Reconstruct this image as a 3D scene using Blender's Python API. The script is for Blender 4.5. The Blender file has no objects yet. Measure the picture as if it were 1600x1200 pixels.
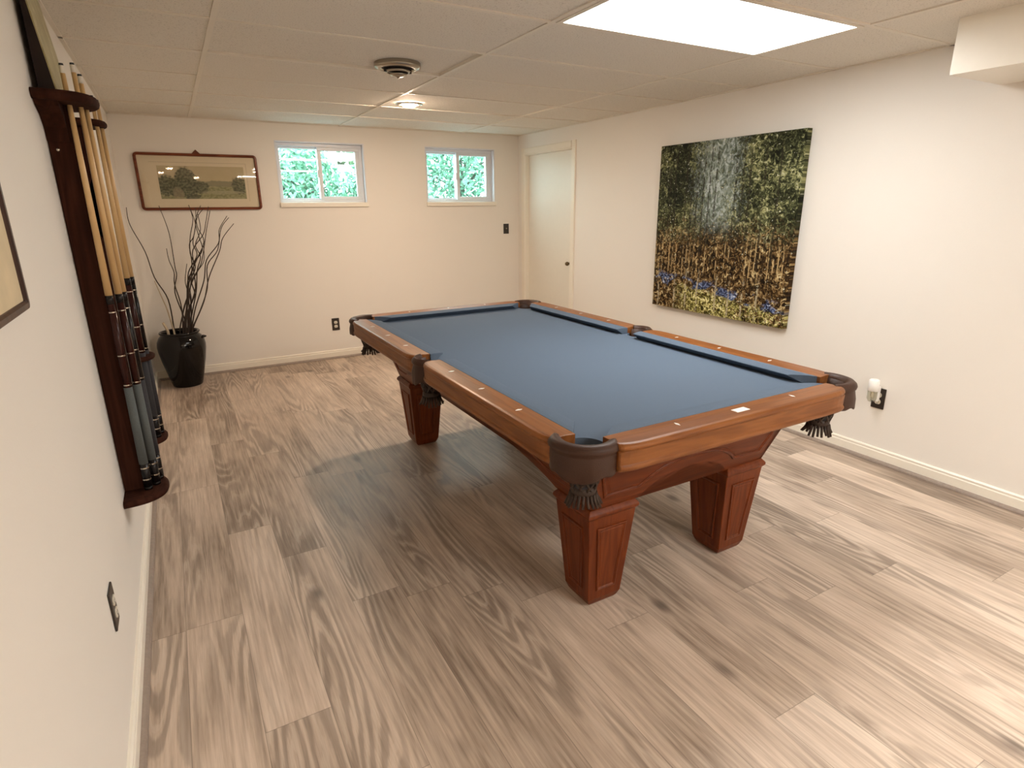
import bpy, bmesh, math, random
from mathutils import Vector, Matrix

# ------------------------------------------------------------------ camera, world, exposure
S = bpy.context.scene
COL = S.collection
W, D, H = 3.656, 5.80, 2.141          # right wall x, back wall y, ceiling height
Y0 = -6.6                              # the room carries on behind the camera
cam_d = bpy.data.cameras.new('camera')
cam_d.sensor_width = 36.0
cam_d.lens = 36.0 * 914.9 / 1600.0
cam_d.clip_start = 0.02
cam = bpy.data.objects.new('camera', cam_d)
COL.objects.link(cam)
r_ = Vector((0.87076, -0.49164, -0.00838)); u_ = Vector((0.14941, 0.24831, 0.95709)); f_ = Vector((0.46847, 0.83464, -0.28967))
cam.matrix_world = Matrix(((r_.x, u_.x, -f_.x, 0.29878), (r_.y, u_.y, -f_.y, 0.0), (r_.z, u_.z, -f_.z, 1.4283), (0, 0, 0, 1)))
S.camera = cam

wd = bpy.data.worlds.new('sky'); S.world = wd; wd.use_nodes = True
wd.node_tree.nodes['Background'].inputs[0].default_value = (0.82, 0.93, 1.0, 1)
wd.node_tree.nodes['Background'].inputs[1].default_value = 13.0

S.view_settings.view_transform = 'Standard'
S.view_settings.look = 'None'
S.view_settings.gamma = 1.0
S.view_settings.use_curve_mapping = False
S.view_settings.exposure = 0.0
S.cycles.use_denoising = True
S.cycles.max_bounces = 10
S.cycles.diffuse_bounces = 7
S.cycles.caustics_reflective = False
S.cycles.caustics_refractive = False
S.cycles.sample_clamp_indirect = 8.0

TROFFER_L = 17.0      # radiance of the fluorescent diffuser
CAN_L = 900.0         # radiance of the bulb in the ceiling can
TROFFER_W = 3.0     # lamp power thrown down by the prismatic lens
FILL_PANEL_W = 18.0  # downward lamp power of the added fill panels
FILL_PANEL_L = 32.0       # radiance of the fill panels added behind the camera
REAR_L = 150.0        # bulbs in the cans behind the camera

random.seed(11)
PI = math.pi

# ------------------------------------------------------------------ material helpers
def new_mat(name):
    m = bpy.data.materials.new(name); m.use_nodes = True
    nt = m.node_tree
    return m, nt, nt.nodes['Principled BSDF']

def N(nt, typ, **kw):
    n = nt.nodes.new(typ)
    for k, v in kw.items(): setattr(n, k, v)
    return n

def setin(nt, sock, v):
    if isinstance(v, bpy.types.NodeSocket): nt.links.new(v, sock)
    else: sock.default_value = v

def M(nt, op, a, b=None, c=None, clamp=False):
    n = N(nt, 'ShaderNodeMath', operation=op); n.use_clamp = clamp
    setin(nt, n.inputs[0], a)
    if b is not None: setin(nt, n.inputs[1], b)
    if c is not None: setin(nt, n.inputs[2], c)
    return n.outputs[0]

def sstep(nt, x, a, b):
    n = N(nt, 'ShaderNodeMapRange', interpolation_type='SMOOTHSTEP')
    setin(nt, n.inputs[0], x); n.inputs[1].default_value = a; n.inputs[2].default_value = b
    return n.outputs[0]

def mix(nt, f, a, b, mode='MIX'):
    n = N(nt, 'ShaderNodeMix', data_type='RGBA', blend_type=mode)
    setin(nt, n.inputs['Factor'], f)
    for s, v in ((n.inputs[6], a), (n.inputs[7], b)):
        setin(nt, s, v if isinstance(v, bpy.types.NodeSocket) else (*v, 1.0))
    return n.outputs[2]

def noise(nt, vec, scale, detail=3.0, rough=0.55, dist=0.0):
    n = N(nt, 'ShaderNodeTexNoise')
    setin(nt, n.inputs['Vector'], vec)
    n.inputs['Scale'].default_value = scale; n.inputs['Detail'].default_value = detail
    n.inputs['Roughness'].default_value = rough; n.inputs['Distortion'].default_value = dist
    return n.outputs['Fac']

def comb(nt, x, y, z=0.0):
    n = N(nt, 'ShaderNodeCombineXYZ')
    for i, v in enumerate((x, y, z)): setin(nt, n.inputs[i], v)
    return n.outputs[0]

def coords(nt, kind='Object'):
    t = N(nt, 'ShaderNodeTexCoord'); s = N(nt, 'ShaderNodeSeparateXYZ')
    nt.links.new(t.outputs[kind], s.inputs[0])
    return t.outputs[kind], s.outputs[0], s.outputs[1], s.outputs[2]

def ramp(nt, f, stops):
    n = N(nt, 'ShaderNodeValToRGB'); setin(nt, n.inputs[0], f)
    el = n.color_ramp.elements
    while len(el) < len(stops): el.new(0.5)
    for e, (p, c) in zip(el, stops): e.position = p; e.color = (*c, 1)
    return n.outputs[0]

def bump(nt, bsdf, h, strength, dist=0.01):
    b = N(nt, 'ShaderNodeBump'); b.inputs['Strength'].default_value = strength; b.inputs['Distance'].default_value = dist
    setin(nt, b.inputs['Height'], h); nt.links.new(b.outputs[0], bsdf.inputs['Normal'])

def plain(name, col, rough=0.5, metal=0.0, spec=0.5, var=0.06, scale=25.0, bmp=0.0, bscale=200.0, coat=0.0):
    m, nt, b = new_mat(name)
    v, x, y, z = coords(nt)
    n = noise(nt, v, scale)
    nt.links.new(mix(nt, n, tuple(c * (1 - var) for c in col), tuple(min(1, c * (1 + var)) for c in col)), b.inputs['Base Color'])
    b.inputs['Roughness'].default_value = rough; b.inputs['Metallic'].default_value = metal
    b.inputs['Specular IOR Level'].default_value = spec; b.inputs['Coat Weight'].default_value = coat
    if bmp: bump(nt, b, noise(nt, v, bscale, 2), bmp, 0.002)
    return m

def wood(name, dark, mid, light, rough=0.32, axis=0, scale=1.0, coat=0.0, spec=0.22):
    m, nt, b = new_mat(name)
    v, x, y, z = coords(nt)
    s = [9.0 * scale] * 3; s[axis] = 0.8 * scale
    vec = comb(nt, M(nt, 'MULTIPLY', x, s[0]), M(nt, 'MULTIPLY', y, s[1]), M(nt, 'MULTIPLY', z, s[2]))
    n1 = noise(nt, vec, 1.6, 3, 0.5, 0.6)
    ring = M(nt, 'MULTIPLY_ADD', M(nt, 'SINE', M(nt, 'MULTIPLY', n1, 34.0)), 0.5, 0.5)
    s2 = [90.0] * 3; s2[axis] = 3.0
    n2 = noise(nt, comb(nt, M(nt, 'MULTIPLY', x, s2[0]), M(nt, 'MULTIPLY', y, s2[1]), M(nt, 'MULTIPLY', z, s2[2])), 1.0, 3)
    f = M(nt, 'ADD', M(nt, 'MULTIPLY', ring, 0.35), M(nt, 'MULTIPLY', n2, 0.65))
    nt.links.new(ramp(nt, f, [(0.22, dark), (0.5, mid), (0.78, light)]), b.inputs['Base Color'])
    b.inputs['Roughness'].default_value = rough; b.inputs['Coat Weight'].default_value = coat; b.inputs['Coat Roughness'].default_value = 0.22; b.inputs['Specular IOR Level'].default_value = spec
    bump(nt, b, n2, 0.06, 0.002)
    return m

def emit(name, col, strength):
    m, nt, b = new_mat(name)
    b.inputs['Base Color'].default_value = (0.8, 0.8, 0.8, 1)
    b.inputs['Emission Color'].default_value = (*col, 1); b.inputs['Emission Strength'].default_value = strength
    return m

def glass(name, tint=(1, 1, 1), ior=1.45):
    m = bpy.data.materials.new(name); m.use_nodes = True; nt = m.node_tree; nt.nodes.clear()
    out = N(nt, 'ShaderNodeOutputMaterial'); tr = N(nt, 'ShaderNodeBsdfTransparent'); gl = N(nt, 'ShaderNodeBsdfGlossy')
    tr.inputs[0].default_value = (*tint, 1); gl.inputs['Roughness'].default_value = 0.02
    lw = N(nt, 'ShaderNodeLayerWeight'); lw.inputs[0].default_value = 0.5
    fr = M(nt, 'MULTIPLY_ADD', M(nt, 'POWER', lw.outputs['Facing'], 5.0), 0.96, 0.035)
    mx = N(nt, 'ShaderNodeMixShader')
    nt.links.new(fr, mx.inputs[0]); nt.links.new(tr.outputs[0], mx.inputs[1]); nt.links.new(gl.outputs[0], mx.inputs[2])
    nt.links.new(mx.outputs[0], out.inputs[0])
    return m

# ------------------------------------------------------------------ mesh helpers
class MB:
    """collects shapes into one mesh"""
    def __init__(s): s.bm = bmesh.new()
    def face(s, vs, mi=0, smooth=False):
        try:
            f = s.bm.faces.new(vs); f.material_index = mi; f.smooth = smooth; return f
        except ValueError: return None
    def box(s, a, b, mi=0, bev=0.0, seg=2):
        t = bmesh.new()
        bmesh.ops.create_cube(t, size=1.0)
        for v in t.verts:
            for i in range(3): v.co[i] = a[i] if v.co[i] < 0 else b[i]
        if bev:
            bmesh.ops.bevel(t, geom=t.edges[:] , offset=bev, segments=seg, profile=0.5, affect='EDGES', clamp_overlap=True)
        s.merge(t, mi); return s
    def merge(s, t, mi=0, mat=None, smooth=False):
        bmesh.ops.recalc_face_normals(t, faces=t.faces[:])
        vm = {}
        for v in t.verts: vm[v] = s.bm.verts.new(mat @ v.co if mat else v.co)
        for f in t.faces: s.face([vm[v] for v in f.verts], mi, smooth or f.smooth)
        t.free()
    def prism(s, pts, h0, h1, fn=None, mi=0, bev=0.0, seg=2):
        """polygon pts (2-D) between heights h0,h1 ; fn maps (u,v,h)->xyz"""
        t = bmesh.new()
        lo = [t.verts.new((p[0], p[1], h0)) for p in pts]; hi = [t.verts.new((p[0], p[1], h1)) for p in pts]
        t.faces.new(lo[::-1]); t.faces.new(hi); n = len(pts)
        for i in range(n): t.faces.new((lo[i], lo[(i + 1) % n], hi[(i + 1) % n], hi[i]))
        if bev:
            es = [e for e in t.edges if all(abs(v.co.z - h1) < 1e-9 for v in e.verts)]
            bmesh.ops.bevel(t, geom=es, offset=bev, segments=seg, profile=0.5, affect='EDGES', clamp_overlap=True)
        bmesh.ops.triangulate(t, faces=[f for f in t.faces if len(f.verts) > 4])
        if fn:
            for v in t.verts: v.co = Vector(fn(*v.co))
        s.merge(t, mi); return s
    def lathe(s, prof, c=(0, 0, 0), n=40, mi=0, smooth=True, caps=True):
        rings = []
        for r, z in prof:
            if r < 1e-6: rings.append([s.bm.verts.new((c[0], c[1], c[2] + z))])
            else: rings.append([s.bm.verts.new((c[0] + r * math.cos(2 * PI * k / n), c[1] + r * math.sin(2 * PI * k / n), c[2] + z)) for k in range(n)])
        for A, B in zip(rings, rings[1:]):
            for k in range(n):
                a0, a1 = A[k % len(A)], A[(k + 1) % len(A)]; b0, b1 = B[k % len(B)], B[(k + 1) % len(B)]
                vs = []
                for v in (a0, a1, b1, b0):
                    if v not in vs: vs.append(v)
                if len(vs) > 2: s.face(vs, mi, smooth)
        if caps:
            for R in (rings[0], rings[-1]):
                if len(R) > 2: s.face(R, mi)
        return s
    def tube(s, pts, rad, n=8, mi=0, smooth=True):
        pts = [Vector(p) for p in pts]
        if not hasattr(rad, '__len__'): rad = [rad] * len(pts)
        rings = []; ref = None
        for i, p in enumerate(pts):
            t = (pts[min(i + 1, len(pts) - 1)] - pts[max(i - 1, 0)]).normalized()
            if ref is None: ref = Vector((1, 0, 0)) if abs(t.x) < 0.8 else Vector((0, 1, 0))
            a = (ref - t * ref.dot(t)).normalized(); b = t.cross(a); ref = a
            rings.append([s.bm.verts.new(p + rad[i] * (math.cos(2 * PI * k / n) * a + math.sin(2 * PI * k / n) * b)) for k in range(n)])
        for A, B in zip(rings, rings[1:]):
            for k in range(n): s.face((A[k], A[(k + 1) % n], B[(k + 1) % n], B[k]), mi, smooth)
        s.face(rings[0][::-1], mi); s.face(rings[-1], mi)
        return s
    def strip(s, grid, mi=0, smooth=True, closed=False):
        """grid of points [i][j] -> quads"""
        V = [[s.bm.verts.new(p) for p in row] for row in grid]
        n = len(V[0])
        for A, B in zip(V, V[1:]):
            for k in range(n if closed else n - 1): s.face((A[k], A[(k + 1) % n], B[(k + 1) % n], B[k]), mi, smooth)
        return V
    def build(s, name, mats, parent=None, loc=None, rot=None, smooth_all=False, recalc=True):
        if recalc: bmesh.ops.recalc_face_normals(s.bm, faces=s.bm.faces[:])
        if smooth_all:
            for f in s.bm.faces: f.smooth = True
        me = bpy.data.meshes.new(name); s.bm.to_mesh(me); s.bm.free()
        for m in (mats if isinstance(mats, (list, tuple)) else [mats]): me.materials.append(m)
        o = bpy.data.objects.new(name, me); COL.objects.link(o)
        if parent: o.parent = parent
        if loc: o.location = loc
        if rot: o.rotation_euler = rot
        return o

def tag(o, label, cat, group=None, kind=None):
    o['label'] = label; o['category'] = cat
    if group: o['group'] = group
    if kind: o['kind'] = kind
    return o

def struct(o, label=None):
    o['kind'] = 'structure'
    if label: o['label'] = label
    return o

def thing(name, label, cat, loc=(0, 0, 0), rz=0.0, group=None):
    o = bpy.data.objects.new(name, None); COL.objects.link(o)
    o.location = loc; o.rotation_euler = (0, 0, rz); o.empty_display_size = 0.1
    return tag(o, label, cat, group)

def spline(pts, k=6):
    P = [Vector(p) for p in pts]; out = []
    for i in range(len(P) - 1):
        a, b, c, d = P[max(i - 1, 0)], P[i], P[i + 1], P[min(i + 2, len(P) - 1)]
        for j in range(k):
            t = j / k
            out.append(0.5 * ((2 * b) + (c - a) * t + (2 * a - 5 * b + 4 * c - d) * t * t + (3 * b - a - 3 * c + d) * t ** 3))
    out.append(P[-1]); return out

# ------------------------------------------------------------------ materials
def wall_mat():
    m, nt, b = new_mat('greige_wall_paint')
    v, x, y, z = coords(nt)
    n = noise(nt, v, 2.0, 2)
    nt.links.new(mix(nt, n, (0.765, 0.735, 0.685), (0.785, 0.755, 0.705)), b.inputs['Base Color'])
    b.inputs['Roughness'].default_value = 0.62; b.inputs['Specular IOR Level'].default_value = 0.3
    bump(nt, b, noise(nt, v, 130, 2), 0.16, 0.002)
    return m

def ceil_mat():
    m, nt, b = new_mat('mineral_ceiling_tile')
    v, x, y, z = coords(nt)
    n = noise(nt, v, 160, 3, 0.7)
    f = sstep(nt, n, 0.34, 0.44)
    nt.links.new(mix(nt, f, (0.49, 0.455, 0.40), (0.73, 0.695, 0.625)), b.inputs['Base Color'])
    b.inputs['Roughness'].default_value = 0.9; b.inputs['Specular IOR Level'].default_value = 0.1
    bump(nt, b, n, 0.25, 0.003)
    return m

def floor_mat():
    m, nt, b = new_mat('grey_oak_plank')
    v, x, y, z = coords(nt)
    PW, PL = 0.185, 1.22
    u = M(nt, 'DIVIDE', M(nt, 'ADD', x, 20.03), PW); row = M(nt, 'FLOOR', u); fu = M(nt, 'FRACT', u)
    w1 = N(nt, 'ShaderNodeTexWhiteNoise', noise_dimensions='1D'); setin(nt, w1.inputs['W'], row)
    vv = M(nt, 'ADD', M(nt, 'DIVIDE', M(nt, 'ADD', y, 30.0), PL), M(nt, 'MULTIPLY', w1.outputs[0], 7.0))
    pid = M(nt, 'FLOOR', vv); fv = M(nt, 'FRACT', vv)
    w2 = N(nt, 'ShaderNodeTexWhiteNoise', noise_dimensions='2D'); setin(nt, w2.inputs['Vector'], comb(nt, row, pid))
    sp = N(nt, 'ShaderNodeSeparateColor'); nt.links.new(w2.outputs[1], sp.inputs[0])
    ra, rb, rc = sp.outputs
    ox = M(nt, 'MULTIPLY', ra, 40.0); oy = M(nt, 'MULTIPLY', rb, 40.0)
    # cathedral figure : contour lines of a stretched noise field
    base = comb(nt, M(nt, 'ADD', M(nt, 'MULTIPLY', x, 5.8), ox), M(nt, 'ADD', M(nt, 'MULTIPLY', y, 0.62), oy), rc)
    n1 = noise(nt, base, 1.0, 1.6, 0.45, 0.25)
    wob = noise(nt, comb(nt, M(nt, 'MULTIPLY', x, 50.0), M(nt, 'MULTIPLY', y, 6.0), ra), 1.0, 3)
    ph = M(nt, 'ADD', M(nt, 'MULTIPLY', n1, 105.0), M(nt, 'MULTIPLY', wob, 3.4))
    ring = M(nt, 'MULTIPLY_ADD', M(nt, 'SINE', ph), 0.5, 0.5)
    zone = sstep(nt, noise(nt, comb(nt, M(nt, 'ADD', M(nt, 'MULTIPLY', x, 3.6), oy), M(nt, 'ADD', M(nt, 'MULTIPLY', y, 0.8), ox), 3.0), 1.0, 1.0), 0.42, 0.64)
    streak = noise(nt, comb(nt, M(nt, 'ADD', M(nt, 'MULTIPLY', x, 75.0), ox), M(nt, 'MULTIPLY', y, 3.2), rb), 1.0, 4, 0.65)
    blotch = noise(nt, comb(nt, M(nt, 'ADD', M(nt, 'MULTIPLY', x, 6.0), ox), M(nt, 'ADD', M(nt, 'MULTIPLY', y, 1.7), oy), 0.0), 1.0, 3, 0.55)
    f = M(nt, 'ADD', M(nt, 'MULTIPLY', streak, 0.55), M(nt, 'MULTIPLY', blotch, 0.45))
    f = M(nt, 'ADD', f, M(nt, 'MULTIPLY', M(nt, 'SUBTRACT', ra, 0.5), 0.16))
    col = ramp(nt, f, [(0.32, (0.215, 0.160, 0.121)), (0.45, (0.390, 0.307, 0.241)), (0.56, (0.512, 0.410, 0.327)), (0.70, (0.665, 0.555, 0.455))])
    dk = M(nt, 'MULTIPLY', M(nt, 'MULTIPLY', sstep(nt, ring, 0.75, 0.15), zone), 0.50)
    col = mix(nt, dk, col, (0.150, 0.115, 0.092))
    lt = M(nt, 'MULTIPLY', M(nt, 'MULTIPLY', sstep(nt, ring, 0.86, 0.99), zone), 0.38)
    col = mix(nt, lt, col, (0.56, 0.48, 0.40))
    # knots
    vo = N(nt, 'ShaderNodeTexVoronoi', feature='F1'); vo.inputs['Scale'].default_value = 1.0
    setin(nt, vo.inputs['Vector'], comb(nt, M(nt, 'ADD', M(nt, 'MULTIPLY', x, 4.6), M(nt, 'MULTIPLY', wob, 0.22)), M(nt, 'MULTIPLY', y, 2.3), 0.5))
    spk = N(nt, 'ShaderNodeSeparateColor'); nt.links.new(vo.outputs['Color'], spk.inputs[0])
    kn = M(nt, 'MULTIPLY', sstep(nt, vo.outputs['Distance'], 0.17, 0.02), M(nt, 'GREATER_THAN', spk.outputs[0], 0.62))
    col = mix(nt, M(nt, 'MULTIPLY', kn, 0.75), col, (0.085, 0.064, 0.052))
    # seams
    eu = M(nt, 'MINIMUM', fu, M(nt, 'SUBTRACT', 1.0, fu)); ev = M(nt, 'MINIMUM', fv, M(nt, 'SUBTRACT', 1.0, fv))
    se = M(nt, 'MAXIMUM', M(nt, 'LESS_THAN', eu, 0.006), M(nt, 'LESS_THAN', ev, 0.0010))
    col = mix(nt, M(nt, 'MULTIPLY', se, 0.45), col, (0.07, 0.055, 0.045))
    nt.links.new(col, b.inputs['Base Color'])
    rg = M(nt, 'MULTIPLY_ADD', streak, 0.16, 0.36)
    nt.links.new(rg, b.inputs['Roughness']); b.inputs['Specular IOR Level'].default_value = 0.42
    bump(nt, b, M(nt, 'ADD', streak, M(nt, 'MULTIPLY', ring, 0.2)), 0.12, 0.002)
    return m

MAT = {}
MAT['wall'] = wall_mat()
MAT['ceil'] = ceil_mat()
MAT['floor'] = floor_mat()
MAT['grid'] = plain('ceiling_grid_metal', (0.72, 0.67, 0.58), 0.5, var=0.03)
MAT['trim'] = plain('cream_trim_paint', (0.80, 0.76, 0.67), 0.35, var=0.02)
MAT['shoe'] = plain('grey_oak_shoe_moulding', (0.27, 0.215, 0.18), 0.5, var=0.25, scale=60)
MAT['vinyl'] = plain('white_vinyl', (0.66, 0.68, 0.72), 0.35, var=0.02)
MAT['door'] = plain('cream_door_paint', (0.76, 0.735, 0.66), 0.38, var=0.02)
MAT['glass'] = glass('window_glass', (0.90, 1.0, 0.97))
MAT['picglass'] = glass('picture_glass', (0.97, 0.97, 0.95))
RW = ((0.150, 0.050, 0.013), (0.195, 0.068, 0.018), (0.240, 0.090, 0.026))
MAT['railwood'] = wood('cherry_rail_wood', *RW, rough=0.36, axis=0)
LW = ((0.088, 0.0175, 0.0040), (0.118, 0.0250, 0.0055), (0.150, 0.034, 0.0080))
MAT['legwood'] = wood('cherry_leg_wood', *LW, rough=0.38, axis=2)
MAT['cabwood'] = wood('cherry_cabinet_wood', *LW, rough=0.38, axis=0)
MAT['sidewood'] = wood('cherry_cabinet_side_wood', *LW, rough=0.38, axis=1)
MAT['leather'] = plain('brown_leather', (0.046, 0.0215, 0.0135), 0.45, spec=0.22, var=0.2, scale=30, bmp=0.25, bscale=260)
MAT['netleather'] = plain('dark_net_leather', (0.038, 0.023, 0.016), 0.55, spec=0.3, var=0.3, scale=40, bmp=0.2)
MAT['pearl'] = plain('pearl_inlay', (0.86, 0.84, 0.80), 0.2, var=0.02)
MAT['plate'] = plain('white_nameplate', (0.84, 0.83, 0.80), 0.3, var=0.02)
def cloth_mat():
    m, nt, b = new_mat('slate_blue_billiard_cloth')
    v, x, y, z = coords(nt)
    n = noise(nt, v, 420, 2, 0.7); n2 = noise(nt, v, 4, 2)
    c = mix(nt, n, (0.072, 0.100, 0.142), (0.124, 0.165, 0.222))
    c = mix(nt, M(nt, 'MULTIPLY', n2, 0.15), c, (0.105, 0.116, 0.142))
    nt.links.new(c, b.inputs['Base Color']); b.inputs['Roughness'].default_value = 0.95
    b.inputs['Specular IOR Level'].default_value = 0.08
    bump(nt, b, n, 0.15, 0.001)
    return m
MAT['cloth'] = cloth_mat()
MAT['rackwood'] = wood('dark_mahogany', (0.026, 0.0085, 0.005), (0.036, 0.012, 0.007), (0.048, 0.017, 0.010), rough=0.75, axis=2, coat=0.0, spec=0.06)
MAT['maple'] = plain('maple_cue_shaft', (0.60, 0.40, 0.185), 0.32, var=0.1, scale=12)
MAT['cueblack'] = plain('black_lacquer', (0.010, 0.008, 0.008), 0.24, spec=0.25, var=0.2)
MAT['cuebrown'] = plain('dark_brown_lacquer', (0.032, 0.0085, 0.006), 0.24, spec=0.22, var=0.2)
MAT['wrap'] = plain('grey_linen_wrap', (0.085, 0.098, 0.100), 0.85, var=0.3, scale=300)
MAT['wrapdark'] = plain('charcoal_linen_wrap', (0.030, 0.030, 0.035), 0.85, var=0.3, scale=300)
MAT['silver'] = plain('silver_ring', (0.55, 0.50, 0.42), 0.22, metal=1.0, var=0.03)
MAT['ferrule'] = plain('white_ferrule', (0.75, 0.72, 0.64), 0.35, var=0.03)
MAT['tip'] = plain('dark_cue_tip', (0.03, 0.035, 0.04), 0.8)
MAT['vase'] = plain('black_glaze', (0.004, 0.0032, 0.003), 0.09, spec=0.32, var=0.2)
MAT['soil'] = plain('dark_filler', (0.02, 0.015, 0.012), 0.9)
MAT['twig'] = plain('brown_willow', (0.030, 0.017, 0.010), 0.6, var=0.35, scale=30)
MAT['paletwig'] = plain('bleached_willow', (0.46, 0.38, 0.27), 0.6, var=0.2, scale=30)
MAT['bronze'] = plain('dark_bronze_plate', (0.026, 0.018, 0.013), 0.35, var=0.1)
MAT['ivory'] = plain('ivory_plastic', (0.72, 0.68, 0.58), 0.35, var=0.02)
MAT['slot'] = plain('dark_slot', (0.02, 0.018, 0.016), 0.6)
MAT['brass'] = plain('aged_brass', (0.16, 0.115, 0.065), 0.3, metal=1.0, var=0.1)
MAT['nickel'] = plain('satin_nickel', (0.40, 0.36, 0.29), 0.3, metal=1.0, var=0.04)
MAT['duct'] = plain('dark_duct', (0.03, 0.026, 0.022), 0.8)
MAT['whiteplastic'] = plain('white_plastic', (0.85, 0.85, 0.83), 0.3, var=0.02)
MAT['clear'] = glass('clear_plastic', (0.80, 0.80, 0.74))
MAT['redframe'] = wood('red_brown_frame', (0.105, 0.027, 0.013), (0.155, 0.042, 0.019), (0.205, 0.062, 0.028), rough=0.3, axis=0)
MAT['darkframe'] = wood('dark_brown_frame', (0.030, 0.013, 0.009), (0.050, 0.022, 0.014), (0.075, 0.036, 0.023), rough=0.35, axis=2)
MAT['mat_board'] = plain('cream_mat_board', (0.76, 0.66, 0.51), 0.8, var=0.03)
MAT['ruled'] = plain('brown_ink', (0.30, 0.22, 0.13), 0.8)
MAT['troffer'] = emit('fluorescent_diffuser', (1.0, 0.985, 0.95), TROFFER_L)
MAT['fillpanel'] = emit('added_fill_panel', (1.0, 0.985, 0.94), FILL_PANEL_L)
MAT['bulb'] = emit('warm_bulb', (1.0, 0.75, 0.55), CAN_L)
MAT['rearbulb'] = emit('warm_bulb_rear', (1.0, 0.70, 0.46), REAR_L)

# ------------------------------------------------------------------ the room
T = 0.18
b = MB(); b.box((-T, Y0 - T, -0.12), (W + T, D + T, 0.0)); struct(b.build('floor', MAT['floor']), 'grey oak plank floor running the length of the room')

# back wall with two window holes
WIN = [(1.195, 1.985, 1.475, 2.003), (2.592, 3.366, 1.475, 2.003)]
b = MB()
zs = [WIN[0][2], WIN[0][3]]
b.box((-T, D, -0.1), (W + T, D + T, zs[0])); b.box((-T, D, zs[1]), (W + T, D + T, H + 0.2))
xs = [-T, WIN[0][0], WIN[0][1], WIN[1][0], WIN[1][1], W + T]
for i in (0, 2, 4): b.box((xs[i], D, zs[0]), (xs[i + 1], D + T, zs[1]))
struct(b.build('wall_back', MAT['wall']), 'greige back wall with two small high windows')
b = MB(); b.box((-T, Y0, -0.1), (0, D, H + 0.2)); struct(b.build('wall_left', MAT['wall']), 'greige left wall carrying the cue rack')
DY0, DY1, DZ = 4.80, 5.65, 1.945
b = MB()
b.box((W, Y0, -0.1), (W + T, DY0, H + 0.2)); b.box((W, DY1, -0.1), (W + T, D, H + 0.2)); b.box((W, DY0, DZ), (W + T, DY1, H + 0.2))
struct(b.build('wall_right', MAT['wall']), 'greige right wall with the forest canvas and the door')
b = MB(); b.box((-T, Y0 - T, -0.1), (W + T, Y0, H + 0.2)); struct(b.build('wall_front', MAT['wall']), 'greige wall behind the viewer')

# suspended ceiling
gx = [0.0, 0.565, 1.77, 2.975, W]
gy = [2.265 + 0.58 * k for k in range(-16, 7)]; gy = [Y0] + [y for y in gy if Y0 + 0.05 < y < D - 0.03] + [D]
TX0, TX1, TY0, TY1 = 1.77, 2.975, 1.685, 2.265
def gy_tile(y): return max(g for g in gy if g <= y)
LIT = [TY0, gy_tile(-0.9), gy_tile(-3.8)]
b = MB()
b.box((-T, Y0 - T, H + 0.05), (W + T, D + T, H + 0.2))
rnd = random.Random(5)
for i in range(4):
    for j in range(len(gy) - 1):
        xa, xb, ya, yb = gx[i], gx[i + 1], gy[j], gy[j + 1]
        if abs(xa - TX0) < 0.01 and any(abs(ya - l) < 0.02 for l in LIT): continue
        t0 = H + 0.003 + rnd.random() * 0.004; tl = rnd.uniform(-0.003, 0.003)
        if abs(xa - 0.565) < .01 and abs(ya - 2.845) < 0.02: t0 = H + 0.014; tl = 0.004
        z4 = [t0, t0 + tl, t0, t0 - tl]
        vs = [b.bm.verts.new(p) for p in ((xa, ya, max(H + 0.001, z4[0])), (xb, ya, max(H + 0.001, z4[1])), (xb, yb, max(H + 0.001, z4[2])), (xa, yb, max(H + 0.001, z4[3])))]
        b.face(vs, 0)
for x in gx[1:-1]: b.box((x - 0.011, Y0, H), (x + 0.011, D, H + 0.03), 1)
for y in gy[1:-1]:
    for i in range(4): b.box((gx[i] + (0.011 if i else 0), y - 0.011, H), (gx[i + 1] - (0.011 if i < 3 else 0), y + 0.011, H + 0.03), 1)
b.box((0, Y0, H), (0.018, D, H + 0.03), 1); b.box((W - 0.018, Y0, H), (W, D, H + 0.03), 1); b.box((0, D - 0.018, H), (W, D, H + 0.03), 1)
struct(b.build('ceiling', [MAT['ceil'], MAT['grid']], recalc=False), 'suspended ceiling of textured tiles in a metal grid')

# boxed-in soffit at the top of the right wall
b = MB(); b.box((3.212, Y0, 1.936), (W, 1.456, H + 0.004)); struct(b.build('trim_1', MAT['trim']), 'boxed soffit at the top of the right wall')

def bb_prof(h): return [(0, 0), (0.014, 0), (0.014, h - 0.022), (0.011, h - 0.017), (0.012, h - 0.006), (0.007, h), (0, h)]
def baseboard(name, fn, length, h, shoe, label):
    b = MB(); b.prism(bb_prof(h), 0, length, fn=fn)
    if shoe: b.prism([(0.014, 0), (0.030, 0), (0.029, 0.008), (0.024, 0.016), (0.014, 0.019)], 0, length, fn=fn, mi=1)
    struct(b.build(name, [MAT['trim'], MAT['shoe']]), label)
baseboard('baseboard_left', lambda u, v, h: (u, Y0 + h, v), D - Y0, 0.085, True, 'cream baseboard with wood shoe along the left wall')
baseboard('baseboard_back', lambda u, v, h: (h, D - u, v), W, 0.085, True, 'cream baseboard with wood shoe along the back wall')
baseboard('baseboard_right', lambda u, v, h: (W - u, Y0 + h, v), 4.735 - Y0, 0.085, True, 'cream baseboard with wood shoe along the right wall')

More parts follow.
